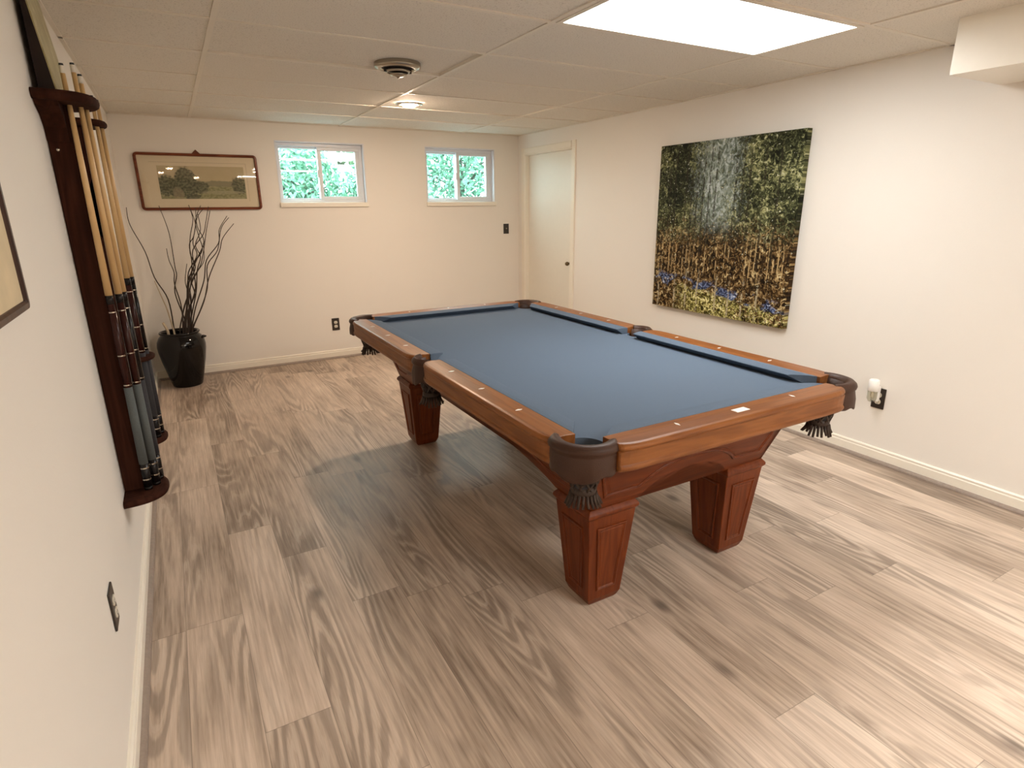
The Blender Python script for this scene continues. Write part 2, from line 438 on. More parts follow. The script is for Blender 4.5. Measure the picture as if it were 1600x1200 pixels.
# ------------------------------------------------------------------ windows
def window(idx, x0, x1, z0, z1, label):
    fr = MB()
    yw, yf = D + 0.055, D + 0.115                 # vinyl frame front and back
    lin = 0.010                                   # jamb liner boards
    fr.box((x0, D - 0.001, z1 - lin), (x1, yw + 0.02, z1)); fr.box((x0, D - 0.001, z0), (x0 + lin, yw + 0.02, z1 - lin)); fr.box((x1 - lin, D - 0.001, z0), (x1, yw + 0.02, z1 - lin))
    a0, a1, c0, c1 = x0 + lin, x1 - lin, z0, z1 - lin
    fw = 0.030
    for bx in (((a0, c0), (a1, c0 + fw)), ((a0, c1 - fw), (a1, c1)), ((a0, c0 + fw), (a0 + fw, c1 - fw)), ((a1 - fw, c0 + fw), (a1, c1 - fw))):
        fr.box((bx[0][0], yw, bx[0][1]), (bx[1][0], yf + 0.05, bx[1][1]), bev=0.003)
    root = struct(fr.build('window_%d' % idx, MAT['vinyl']), label)
    # stool and apron
    s = MB(); s.box((x0 - 0.004, D - 0.020, z0 - 0.034), (x1 + 0.006, D + 0.003, z0 + 0.006), bev=0.003); s.box((x0, D - 0.004, z0 - 0.002), (x1, yw, z0 + 0.004))
    s.build('window_sill', MAT['trim'], root)
    xm = (a0 + a1) / 2 - 0.01
    def sash(nm, xa, xb, ya, yb, sw, lip):
        q = MB(); za, zb = c0 + fw, c1 - fw
        q.box((xa, ya, za), (xb, yb, za + sw), bev=0.003); q.box((xa, ya, zb - sw), (xb, yb, zb), bev=0.003)
        q.box((xa, ya, za + sw), (xa + lip[0], yb, zb - sw), bev=0.003); q.box((xb - lip[1], ya, za + sw), (xb, yb, zb - sw), bev=0.003)
        o = q.build(nm, MAT['vinyl'], root)
        g = MB(); g.box((xa + lip[0], (ya + yb) / 2 - 0.002, za + sw), (xb - lip[1], (ya + yb) / 2 + 0.002, zb - sw)); g.build('pane', MAT['glass'], o)
        return o
    sash('fixed_sash', a0 + fw - 0.002, xm + 0.012, yw + 0.04, yf + 0.03, 0.016, (0.010, 0.02))
    o = sash('sliding_sash', xm - 0.014, a1 - fw + 0.002, yw + 0.004, yw + 0.036, 0.030, (0.034, 0.034))
    l = MB(); l.box((xm - 0.026, yw - 0.006, (c0 + c1) / 2 - 0.035), (xm - 0.004, yw + 0.012, (c0 + c1) / 2 + 0.035), bev=0.005)
    l.build('latch', MAT['vinyl'], o)
    return root
window(1, *WIN[0], 'left white vinyl sliding window beside the framed print')
window(2, *WIN[1], 'right white vinyl sliding window nearest the door')

# ------------------------------------------------------------------ door
b = MB(); b.box((W + 0.042, DY0 - 0.01, 0.008), (W + 0.082, DY1 + 0.01, DZ + 0.01), bev=0.002)
door = struct(b.build('door_1', MAT['door']), 'plain cream slab door in the right wall near the back corner')
c = MB()
cp = [(0, 0), (0.006, 0.0), (0.014, 0.012), (0.014, 0.058), (0.010, 0.066), (0, 0.066)]
for ya, yb, sg in ((DY0, None, -1), (DY1, None, 1)):
    c.prism(cp, 0, DZ + 0.066, fn=lambda u, v, h, y=ya, s=sg: (W - u, y + s * v, h))
c.prism(cp, DY0, DY1, fn=lambda u, v, h: (W - u, h, DZ + v))
c.box((W - 0.002, DY0 - 0.001, 0), (W + 0.042, DY0 + 0.004, DZ)); c.box((W - 0.002, DY1 - 0.004, 0), (W + 0.042, DY1 + 0.001, DZ)); c.box((W - 0.002, DY0, DZ - 0.004), (W + 0.042, DY1, DZ + 0.001))
c.build('door_casing', MAT['trim'], door)
k = MB(); k.lathe([(0.0, 0.060), (0.016, 0.058), (0.025, 0.046), (0.026, 0.036), (0.018, 0.024), (0.010, 0.018), (0.011, 0.006), (0.028, 0.004), (0.030, 0.0)], n=28)
kn_ = k.build('door_knob', MAT['brass'], door, loc=(W + 0.042, 4.852, 0.885), rot=(0, -PI / 2, 0)); kn_.scale = (0.78, 0.78, 1.0)
b = MB(); b.box((W + 0.10, DY0 - 0.05, -0.1), (W + T, DY1 + 0.05, DZ + 0.05)); struct(b.build('trim_2', MAT['wall']), 'wall closing the back of the door opening')

# ------------------------------------------------------------------ lights and vent in the ceiling
def troffer(x0, x1, y0, y1, label, m, watts):
    t = thing('ceiling_light', label, 'light', ((x0 + x1) / 2, (y0 + y1) / 2, H))
    hx, hy = (x1 - x0) / 2 - 0.012, (y1 - y0) / 2 - 0.012
    b = MB()
    for xa, xb, ya, yb in ((-hx, hx, -hy, -hy + 0.018), (-hx, hx, hy - 0.018, hy), (-hx, -hx + 0.022, -hy + 0.018, hy - 0.018), (hx - 0.022, hx, -hy + 0.018, hy - 0.018)):
        b.box((xa, ya, -0.003), (xb, yb, 0.03))
    b.build('frame', MAT['grid'], t)
    b = MB(); b.box((-hx + 0.022, -hy + 0.018, 0.001), (hx - 0.022, hy - 0.018, 0.006)); b.build('diffuser', m, t)
    ld = bpy.data.lights.new('fluorescent_tubes', 'AREA'); ld.shape = 'RECTANGLE'; ld.size = 2 * hx - 0.05; ld.size_y = 2 * hy - 0.04
    ld.energy = watts; ld.color = (1.0, 0.985, 0.95); ld.spread = math.radians(125)      # the lens throws most of it downwards
    lo = bpy.data.objects.new('fluorescent_tubes', ld); COL.objects.link(lo); lo.parent = t; lo.location = (0, 0, -0.001)
troffer(TX0, TX1, TY0, TY1, 'large lit fluorescent panel set in the ceiling grid over the pool table', MAT['troffer'], TROFFER_W)
troffer(TX0, TX1, gy_tile(-0.9), gy_tile(-0.9) + 0.58, 'added fill light panel in the ceiling just behind the viewer', MAT['fillpanel'], FILL_PANEL_W)  # both rear panels are unseen, added to even out the room light
troffer(TX0, TX1, gy_tile(-3.8), gy_tile(-3.8) + 0.58, 'added fill light panel in the ceiling far behind the viewer', MAT['fillpanel'], FILL_PANEL_W)

def can_light(x, y, label, bulb, cat='light', group=None):
    t = thing('recessed_light', label, cat, (x, y, H), group=group)
    b = MB(); b.lathe([(0.058, 0.0), (0.060, -0.006), (0.078, -0.010), (0.094, -0.006), (0.098, 0.0)], n=40, caps=False); b.build('trim_ring', MAT['nickel'] if group is None else MAT['whiteplastic'], t)
    b = MB(); b.lathe([(0.056, 0.0), (0.052, -0.010), (0.036, -0.020), (0.0, -0.024)], n=32); b.build('bulb', bulb, t)
    return t
can_light(1.925, 4.37, 'small round glowing ceiling light nearest the back windows', MAT['bulb'])
for x, y in ((0.45, -1.0), (1.93, -1.67), (0.30, -2.5), (1.0, -4.45), (2.6, -4.6)):
    can_light(x, y, 'round recessed ceiling light in the row behind the viewer', MAT['rearbulb'], group='ceiling lights behind the viewer')

t = thing('ceiling_vent', 'round stepped metal air vent in the ceiling before the small light', 'vent', (1.468, 3.285, H))
b = MB(); b.lathe([(0.119, 0.022), (0.121, -0.001), (0.122, -0.005), (0.108, -0.012), (0.092, -0.016), (0.086, -0.012), (0.083, 0.004)], n=48, caps=False); b.build('outer_ring', MAT['nickel'], t)
b = MB(); b.lathe([(0.064, -0.022), (0.067, -0.024), (0.058, -0.032), (0.055, -0.031), (0.060, -0.024)], n=48, caps=False); b.build('middle_ring', MAT['nickel'], t)
b = MB(); b.lathe([(0.0, -0.058), (0.006, -0.057), (0.009, -0.051), (0.030, -0.048), (0.046, -0.040), (0.044, -0.037), (0.0, -0.036)], n=48); b.build('centre_cone', MAT['nickel'], t)
b = MB(); b.lathe([(0.088, 0.004), (0.088, -0.006), (0.05, -0.012), (0.0, -0.012)], n=40, caps=False); b.box((-0.075, -0.004, -0.030), (0.075, 0.004, -0.012)); b.build('duct_throat', MAT['duct'], t)

# ------------------------------------------------------------------ pool table
PX, PY, PZ = 1.848, 2.428, 0.78
pt = thing('pool_table', 'cherry wood pool table with slate blue cloth and leather pockets', 'pool table', (PX, PY, 0))
RI_X, RI_Y, RW_ = 0.587, 1.157, 0.101          # inner edge of the wooden rails, rail width
CORN = (0.572, 1.126, 0.068, 0.113)            # corner pocket centre, inner and outer radius
SIDE = (0.614, 0.0, 0.050, 0.082)

def notched(hx, hy, rc, rs):
    """rectangle with round bites at the four corners and the two sides"""
    out = []
    def arc(cx, cy, r, a0, a1, n=14):
        return [(cx + r * math.cos(a0 + (a1 - a0) * i / n), cy + r * math.sin(a0 + (a1 - a0) * i / n)) for i in range(n + 1)]
    def corner(sx, sy):
        cx, cy = sx * CORN[0], sy * CORN[1]
        pts = arc(cx, cy, rc, 0, 2 * PI, 96)[:-1]
        return [p for p in pts if abs(p[0]) < hx and abs(p[1]) < hy], (cx, cy)
    def order(pts, c, first):
        pts = sorted(pts, key=lambda p: math.atan2(p[1] - c[1], p[0] - c[0]))
        # rotate the list at the largest angular gap
        ang = [math.atan2(p[1] - c[1], p[0] - c[0]) for p in pts]
        gaps = [((ang[(i + 1) % len(ang)] - ang[i]) % (2 * PI), i) for i in range(len(ang))]
        g = max(gaps)[1]; pts = pts[g + 1:] + pts[:g + 1]
        if (Vector(pts[0]) - Vector(first)).length > (Vector(pts[-1]) - Vector(first)).length: pts = pts[::-1]
        return pts
    def side(sx):
        c = (sx * SIDE[0], 0); pts = [p for p in arc(c[0], c[1], rs, 0, 2 * PI, 96)[:-1] if abs(p[0]) < hx]
        return pts, c
    seq = []
    p, c = corner(1, -1); seq += order(p, c, (0.3, -hy))
    p, c = side(1); seq += order(p, c, (hx, -0.3))
    p, c = corner(1, 1); seq += order(p, c, (hx, 0.3))
    p, c = corner(-1, 1); seq += order(p, c, (-0.3, hy))
    p, c = side(-1); seq += order(p, c, (-hx, 0.3))
    p, c = corner(-1, -1); seq += order(p, c, (-hx, -0.3))
    return seq
b = MB(); b.prism(notched(0.60, 1.17, 0.066, 0.056), 0.705, 0.745); b.build('bed_cloth', MAT['cloth'], pt)
b = MB(); b.prism(notched(0.595, 1.165, 0.070, 0.060), 0.672, 0.704); b.build('light_block_slab', MAT['cabwood'], pt)  # hidden filler under the bed, added to stop light leaking through

rail_prof = [(0, -0.002), (0.040, 0.0005), (0.083, 0.0), (0.093, -0.002), (0.0995, -0.008), (0.101, -0.014), (0.0985, -0.020), (0.094, -0.023),
             (0.0925, -0.026), (0.0905, -0.066), (0.095, -0.070), (0.0965, -0.077), (0.093, -0.085), (0.086, -0.088), (0.03, -0.088), (0.03, -0.040), (0.0, -0.036)]
def rail(length, pos, rz, sights, plate=False):
    """local x along the rail, local y outward, top at z=0; pos is the rail's inner edge centre"""
    q = MB(); L = length / 2
    n = len(rail_prof); stations = []
    cr = 0.030                                    # outer top corner rounds in towards the pocket
    for s in [-L, -L + 0.004, -L + 0.012, -L + 0.030, -L + 0.055, -L + 0.085, 0, L - 0.085, L - 0.055, L - 0.030, L - 0.012, L - 0.004, L]:
        d = L - abs(s); sh = 0.0
        if d < 0.085: sh = 0.030 * (1 - math.sqrt(max(0, 1 - (1 - d / 0.085) ** 2)))
        stations.append([(s, p[0] - (sh if p[0] > 0.07 and p[1] > -0.025 else (sh * 0.5 if p[0] > 0.085 else 0)), p[1]) for p in rail_prof])
    V = q.strip(stations, closed=True, smooth=False)
    q.face(V[0][::-1]); q.face(V[-1])
    o = q.build('rail', MAT['railwood'], pt, loc=(pos[0], pos[1], PZ), rot=(0, 0, rz))
    bv = o.modifiers.new('soft', 'BEVEL'); bv.width = 0.002; bv.segments = 2; bv.limit_method = 'ANGLE'
    for sx in sights:
        d = MB(); d.prism([(-0.006, 0), (0, -0.013), (0.006, 0), (0, 0.013)], 0, 0.0016)
        d.build('sight', MAT['pearl'], o, loc=(sx, 0.0415, -0.0001))
    if plate:
        d = MB(); d.box((-0.030, -0.014, 0), (0.030, 0.014, 0.002), bev=0.0008); d.build('nameplate', MAT['plate'], o, loc=(0, 0.050, 0.0001))
    return o
def cushion(length, pos, rz, cuts):
    """cuts = how far the nose is shorter than the back at each end"""
    q = MB()
    pr = [(0.0, -0.002), (-0.020, -0.001), (-0.050, -0.003), (-0.063, -0.005), (-0.067, -0.007), (-0.066, -0.010), (-0.050, -0.021), (-0.030, -0.036), (0.0, -0.036)]
    st = []
    for s, cut in ((-length / 2, cuts[0]), (length / 2, -cuts[1])):
        st.append([(s + cut * (-p[0] / 0.067), p[0], p[1]) for p in pr])
    V = q.strip(st, closed=True, smooth=False)
    q.face(V[0][::-1]); q.face(V[1])
    o = q.build('cushion', MAT['cloth'], pt, loc=(pos[0], pos[1], PZ), rot=(0, 0, rz))
    bv = o.modifiers.new('soft', 'BEVEL'); bv.width = 0.003; bv.segments = 2; bv.limit_method = 'ANGLE'; bv.angle_limit = 0.5
    return o
sx_ = 0.2745
rail(1.062, (0, -RI_Y), PI, [-sx_, sx_], True)
rail(1.062, (0, RI_Y), 0, [-sx_, 0, sx_])
cushion(1.040, (0, -RI_Y), PI, (0.085, 0.085)); cushion(1.040, (0, RI_Y), 0, (0.085, 0.085))
YL = 1.098 - 0.062; yc = 0.062 + YL / 2
for sx, rz in ((-1, PI / 2), (1, -PI / 2)):
    for sy in (-1, 1):
        # local +y is outward: rz=90deg sends +y to -x ; local +x to +y
        d = 1 if sx < 0 else -1                   # local x direction along world y
        rail(YL, (sx * RI_X, sy * yc), rz, [d * sy * (0.2775 * i + 0.0 - yc + 0.0) for i in (1, 2, 3)])
        cL = 1.085 - 0.055; cc = sy * (0.055 + cL / 2)
        near_side = 0.012; near_corner = 0.085
        cuts = (near_side, near_corner) if d * sy > 0 else (near_corner, near_side)
        cushion(cL, (sx * RI_X, cc), rz, cuts)

def interp(tab, t):
    for (a, va), (b2, vb) in zip(tab, tab[1:]):
        if a <= t <= b2: return va + (vb - va) * (t - a) / (b2 - a)
    return tab[-1][1]
SC = [(0, -0.126), (0.14, -0.125), (0.30, -0.118), (0.44, -0.106), (0.52, -0.103), (0.66, -0.112), (0.78, -0.112), (0.90, -0.104), (1.0, -0.088)]
def pocket(cx, cy, ri, ro, ang, half, drop=1.0, bag_in=0.0):
    """leather pocket: rolled collar with scalloped skirt, net and fringe; ang points outward"""
    q = MB(); w = ro - ri
    st = []; n = 36
    for i in range(n + 1):
        t = -1 + 2 * i / n; a = ang + half * t
        zb = interp(SC, abs(t)) * drop
        flare = 0.004 * math.sin(abs(t) * 5)
        e = 0.006 * max(0, (abs(t) - 0.9) / 0.1)
        pr = [(ri + 0.004, -0.055), (ri, -0.016), (ri + 0.005, -0.002), (ri + 0.016, 0.004), (ri + w * 0.55, 0.005), (ro - 0.012 - e, 0.002), (ro - 0.003 - e, -0.006), (ro - e, -0.015),
              (ro - 0.002 - e, -0.023), (ro - 0.007 - e, -0.028), (ro - 0.006 - e, -0.033), (ro - 0.003 - e + flare, -0.06), (ro - 0.002 - e + flare, zb + 0.006), (ro - 0.004 - e + flare, zb), (ro - 0.009 - e + flare, zb + 0.001), (ro - 0.013 - e, -0.06), (ro - 0.018 - e, -0.040)]
        st.append([(cx + r * math.cos(a), cy + r * math.sin(a), PZ + z) for r, z in pr])
    V = q.strip(st, closed=True, smooth=True); q.face(V[0][::-1]); q.face(V[-1])
    o = q.build('pocket', MAT['leather'], pt)
    # back liner inside the mouth
    q = MB(); st = []
    for i in range(21):
        a = ang + half * 1.25 * (-1 + i / 10)
        st.append([(cx + r * math.cos(a), cy + r * math.sin(a), PZ + z) for r, z in ((ri + 0.003, -0.012), (ri + 0.001, -0.06), (ri - 0.006, -0.105))])
    q.strip(st); lo = q.build('pocket_liner', MAT['leather'], o)
    sd = lo.modifiers.new('thick', 'SOLIDIFY'); sd.thickness = 0.003
    # net of crossing straps
    bx, by = cx - bag_in * math.cos(ang), cy - bag_in * math.sin(ang)
    q = MB(); ns = 9
    def ring_r(z): return interp([(0, 0.054), (0.25, 0.056), (0.6, 0.047), (1.0, 0.036)], z)
    for sgn in (1, -1):
        for k_ in range(ns):
            pts = []
            for j in range(8):
                f = j / 7; a = 2 * PI * k_ / ns + sgn * f * 1.25
                rr = ring_r(f) * min(1, ri / 0.058)
                pts.append((bx + rr * math.cos(a), by + rr * math.sin(a), PZ - 0.085 - 0.085 * f))
            q.tube(pts, 0.0042, n=5)
    q.lathe([(0.052 * min(1, ri / 0.058), -0.088), (0.056 * min(1, ri / 0.058), -0.084), (0.056 * min(1, ri / 0.058), -0.094), (0.052 * min(1, ri / 0.058), -0.096)], (bx, by, PZ), n=24, caps=False)
    q.build('net', MAT['netleather'], o)
    q = MB(); q.lathe([(0.036, -0.160), (0.040, -0.168), (0.040, -0.182), (0.035, -0.188), (0.0, -0.188)], (bx, by, PZ), n=20)
    rr = random.Random(int(cx * 100) + int(cy * 10))
    for k_ in range(20):
        a = 2 * PI * k_ / 20; r2 = 0.052 + rr.uniform(-0.004, 0.006); zl = -0.222 + rr.uniform(-0.006, 0.008)
        q.tube([(bx + 0.037 * math.cos(a), by + 0.037 * math.sin(a), PZ - 0.182), (bx + 0.042 * math.cos(a), by + 0.042 * math.sin(a), PZ - 0.200), (bx + r2 * math.cos(a), by + r2 * math.sin(a), PZ + zl)], [0.0058, 0.0055, 0.0045], n=5)
    q.build('fringe', MAT['netleather'], o)
    return o
for sx in (-1, 1):
    for sy in (-1, 1):
        pocket(sx * CORN[0], sy * CORN[1], CORN[2], CORN[3], math.atan2(sy * 1.0, sx * 1.0), math.radians(80), 0.86, bag_in=0.0)
    pocket(sx * SIDE[0], 0, SIDE[2], SIDE[3], 0 if sx > 0 else PI, math.radians(74), 0.95)

# legs
LX, LY, LZ = 0.340, 0.890, 0.42
HB, HT = 0.070, 0.104
def make_leg(sx, sy):
    q = MB()
    prof = [(HB - 0.012, 0.0), (HB - 0.004, 0.012), (HB + 0.003, 0.030), (HB + 0.0045, 0.034), (HT, 0.388), (HT + 0.003, 0.390), (HT + 0.009, 0.398), (HT + 0.009, 0.408), (HT + 0.004, 0.415), (HT - 0.004, LZ + 0.004)]
    st = [[(-r, -r, z), (r, -r, z), (r, r, z), (-r, r, z)] for r, z in prof]
    V = q.strip(st, closed=True, smooth=False); q.face(V[0][::-1]); q.face(V[-1])
    o = q.build('leg', MAT['legwood'], pt, loc=(sx * LX, sy * LY, 0))
    bv = o.modifiers.new('soft', 'BEVEL'); bv.width = 0.003; bv.segments = 2; bv.limit_method = 'ANGLE'
    # raised panel with moulded border on each face
    za, zb = 0.070, 0.345
    def hw(z): return HB + 0.0045 + (HT - HB - 0.0045) * (z - 0.034) / 0.354
    for k_ in range(4):
        q = MB(); ca, sa = round(math.cos(k_ * PI / 2)), round(math.sin(k_ * PI / 2))
        def fn(u, v, h): 
            x, y = u, -(hw(v) + h)
            return (ca * x - sa * y, sa * x + ca * y, v)
        mg = 0.034
        def quad(e): return [(-(hw(za) - mg) + e, za + e), ((hw(za) - mg) - e, za + e), ((hw(zb) - mg) - e, zb - e), (-(hw(zb) - mg) + e, zb - e)]
        rings = [(0, 0.0), (0.001, 0.004), (0.005, 0.0055), (0.009, 0.003), (0.012, 0.0004), (0.015, 0.0004), (0.019, 0.002)]
        st = [[fn(p[0], p[1], h) for p in quad(e)] for e, h in rings]
        V = q.strip(st, closed=True, smooth=False); q.face(V[-1])
        q.build('panel', MAT['legwood'], o)
    return o
for sx in (-1, 1):
    for sy in (-1, 1): make_leg(sx, sy)

# cabinet : four sloped arched aprons with raised panels
CZ0, CZ1 = 0.42, 0.700
def off(v, o0, o1): return o0 + (o1 - o0) * v / (CZ1 - CZ0)
XB, XT, YB, YT = 0.436, 0.520, 0.988, 1.080
def cab_face(axis, sg, mat):
    hb, ht = (XB, XT) if axis == 'x' else (YB, YT)      # half length bottom / top
    o0, o1 = (YB, YT) if axis == 'x' else (XB, XT)
    leg_in = (LX if axis == 'x' else LY) - 0.118
    vh = CZ1 - CZ0; rise = 0.088 if axis == 'x' else 0.098
    def arch(u):
        t = max(0.0, 1 - (abs(u) / leg_in) ** 2.4); return rise * t ** 0.8
    def fn(u, v, h):
        o = sg * (off(v, o0, o1) + h)
        return (u, o, CZ0 + v) if axis == 'x' else (o, u, CZ0 + v)
    bot = [(leg_in * (-1 + 2 * i / 32), 0) for i in range(33)]
    bot = [(u, arch(u)) for u, _ in bot]
    poly = [(-hb, 0)] + bot + [(hb, 0), (ht, vh), (-ht, vh)]
    q = MB(); q.prism(poly, -0.022, 0.0, fn=fn)
    o = q.build('cabinet_side', mat, pt)
    # raised panel : follows the arch
    m_ = 0.045
    L = (hb + ht) / 2 - 0.055
    nn = 40
    def panel(e):
        lo = []; Lb = hb - 0.040 - e; Lt = ht - 0.052 - e
        for i in range(nn + 1):
            u = Lb * (-1 + 2 * i / nn)
            au = abs(u)
            vv = arch(u * leg_in / (leg_in + 0.02)) + m_ + e
            lo.append((u, max(0.050 + e, vv) if au > leg_in * 0.75 else max(vv, 0.05 + e)))
        return lo + [(Lt, vh - 0.030 - e), (-Lt, vh - 0.030 - e)]
    q = MB(); st = []
    for e, h in ((0, 0.0), (0.001, 0.0045), (0.005, 0.006), (0.010, 0.0035), (0.013, 0.0005), (0.017, 0.0005), (0.024, 0.003)):
        st.append([fn(u, v, h) for u, v in panel(e)])
    V = q.strip(st, closed=True, smooth=False)
    f = q.face(V[-1])
    if f: bmesh.ops.triangulate(q.bm, faces=[f])
    q.build('panel', mat, o)
for sg in (-1, 1):
    cab_face('x', sg, MAT['cabwood']); cab_face('y', sg, MAT['sidewood'])
b = MB(); b.box((-XT - 0.02, -YT - 0.03, 0.655), (XT + 0.02, YT + 0.03, 0.674)); b.build('bed_support', MAT['cabwood'], pt)

# ------------------------------------------------------------------ forest canvas on the right wall
def forest_mat():
    m, nt, b = new_mat('forest_painting')
    v, x, y, z = coords(nt)                        # object: y along the wall (0 near .. 1.21 far), z up 0..1.19
    u = M(nt, 'SUBTRACT', 1.0, M(nt, 'DIVIDE', y, 1.212)); w = M(nt, 'DIVIDE', z, 1.19)   # u: 0 left (far) .. 1 right (near)
    P = comb(nt, u, w, 0.0)
    def nz(sx, sy, det=3, off=0.0, dist=0.0, rough=0.6): return noise(nt, comb(nt, M(nt, 'MULTIPLY_ADD', u, sx, off), M(nt, 'MULTIPLY', w, sy), off), 1.0, det, rough, dist)
    dab = nz(46, 46, 3, 1.3, 1.2); dab2 = nz(30, 34, 3, 7.7, 2.0); big = nz(5, 5, 2, 4.4)
    fol = ramp(nt, M(nt, 'ADD', M(nt, 'MULTIPLY', dab, 0.62), M(nt, 'MULTIPLY', big, 0.38)), [(0.40, (0.008, 0.009, 0.005)), (0.49, (0.032, 0.036, 0.017)), (0.55, (0.115, 0.125, 0.055)), (0.61, (0.32, 0.32, 0.15)), (0.68, (0.66, 0.66, 0.48))])
    # misty light column
    cx = M(nt, 'ABSOLUTE', M(nt, 'SUBTRACT', u, 0.47))
    col_m = M(nt, 'MULTIPLY', sstep(nt, M(nt, 'ADD', cx, M(nt, 'MULTIPLY', M(nt, 'SUBTRACT', dab2, 0.5), 0.35)), 0.22, 0.03), sstep(nt, w, 0.40, 0.62))
    mist = ramp(nt, nz(40, 26, 3, 2.2, 1.0), [(0.35, (0.07, 0.09, 0.07)), (0.5, (0.24, 0.29, 0.25)), (0.66, (0.55, 0.62, 0.62))])
    c = mix(nt, M(nt, 'MULTIPLY', col_m, 0.85), fol, mist)
    # brown undergrowth
    und = ramp(nt, nz(44, 40, 3, 5.5, 1.0), [(0.40, (0.010, 0.006, 0.003)), (0.50, (0.055, 0.030, 0.012)), (0.59, (0.22, 0.135, 0.050)), (0.68, (0.62, 0.52, 0.28))])
    um = sstep(nt, M(nt, 'ADD', w, M(nt, 'MULTIPLY', M(nt, 'SUBTRACT', dab2, 0.5), 0.45)), 0.58, 0.40)
    c = mix(nt, um, c, und)
    # trunks
    def trunks(freq, off, thr, colr, lo, hi, amt, lean=0.0):
        uu = M(nt, 'ADD', M(nt, 'MULTIPLY_ADD', u, freq, off), M(nt, 'MULTIPLY', M(nt, 'SUBTRACT', nz(3, 5, 2, off), 0.5), 0.5))
        cell = M(nt, 'FLOOR', uu); fr = M(nt, 'ABSOLUTE', M(nt, 'SUBTRACT', M(nt, 'FRACT', uu), 0.5))
        wn = N(nt, 'ShaderNodeTexWhiteNoise', noise_dimensions='1D'); setin(nt, wn.inputs['W'], cell)
        on = M(nt, 'GREATER_THAN', wn.outputs[0], thr)
        band = M(nt, 'MULTIPLY', sstep(nt, w, lo - 0.05, lo + 0.03), sstep(nt, M(nt, 'ADD', w, M(nt, 'MULTIPLY', wn.outputs[0], 0.12)), hi + 0.14, hi + 0.02))
        k_ = M(nt, 'MULTIPLY', M(nt, 'MULTIPLY', sstep(nt, fr, 0.17, 0.09), on), band)
        br = sstep(nt, nz(24, 34, 2, off + 1), 0.40, 0.52)
        return M(nt, 'MULTIPLY', M(nt, 'MULTIPLY', k_, br), amt)
    c = mix(nt, trunks(22, 0.3, 0.45, None, 0.30, 0.95, 0.75), c, (0.028, 0.024, 0.016))
    c = mix(nt, trunks(34, 5.2, 0.35, None, 0.24, 0.42, 0.85), c, (0.50, 0.36, 0.17))
    c = mix(nt, trunks(27, 9.1, 0.5, None, 0.18, 0.46, 0.8), c, (0.022, 0.014, 0.008))
    # stream and lit grass
    ws = M(nt, 'ADD', w, M(nt, 'MULTIPLY', M(nt, 'SUBTRACT', nz(7, 7, 3, 8.8), 0.5), 0.10))
    slope = M(nt, 'MULTIPLY_ADD', u, 0.10, ws)
    grass = ramp(nt, nz(48, 48, 3, 3.1, 1.0), [(0.38, (0.020, 0.016, 0.005)), (0.47, (0.15, 0.13, 0.03)), (0.55, (0.50, 0.46, 0.15)), (0.64, (0.84, 0.80, 0.46))])
    gm = M(nt, 'MULTIPLY', sstep(nt, slope, 0.20, 0.16), M(nt, 'MULTIPLY', sstep(nt, u, 0.14, 0.34), sstep(nt, M(nt, 'ADD', dab2, M(nt, 'MULTIPLY', cx, -0.35)), 0.30, 0.44)))
    c = mix(nt, gm, c, grass)
    blue = ramp(nt, nz(40, 55, 3, 6.1, 1.0), [(0.40, (0.010, 0.011, 0.02)), (0.51, (0.055, 0.080, 0.18)), (0.60, (0.20, 0.27, 0.46)), (0.68, (0.72, 0.77, 0.85))])
    bmk = M(nt, 'MULTIPLY', M(nt, 'MULTIPLY', sstep(nt, slope, 0.165, 0.185), sstep(nt, slope, 0.245, 0.22)), sstep(nt, M(nt, 'ADD', nz(7, 12, 2, 2.7), M(nt, 'MULTIPLY', u, 0.12)), 0.53, 0.60))
    c = mix(nt, bmk, c, blue)
    # birches in front
    c = mix(nt, trunks(21, 2.45, 0.62, None, 0.02, 0.24, 0.85), c, mix(nt, dab, (0.18, 0.14, 0.08), (0.70, 0.62, 0.42)))
    c = mix(nt, M(nt, 'MULTIPLY', sstep(nt, nz(60, 60, 2, 9.9), 0.66, 0.72), 0.8), c, (0.72, 0.72, 0.55))
    nt.links.new(c, b.inputs['Base Color']); b.inputs['Roughness'].default_value = 0.55; b.inputs['Specular IOR Level'].default_value = 0.08
    bump(nt, b, dab, 0.3, 0.003)
    return m
t = thing('canvas_painting', 'large unframed canvas of a birch forest with a blue stream', 'painting', (W - 0.042, 2.360, 0.664))
b = MB(); b.box((0, 0, 0), (0.0385, 1.212, 1.190), bev=0.003); b.build('canvas', forest_mat(), t)
for q0, q1 in (((0.03, 0.02, 0.02), (0.0418, 1.19, 0.05)), ((0.03, 0.02, 1.14), (0.0418, 1.19, 1.17))):
    b = MB(); b.box(q0, q1); b.build('stretcher', MAT['maple'], t)

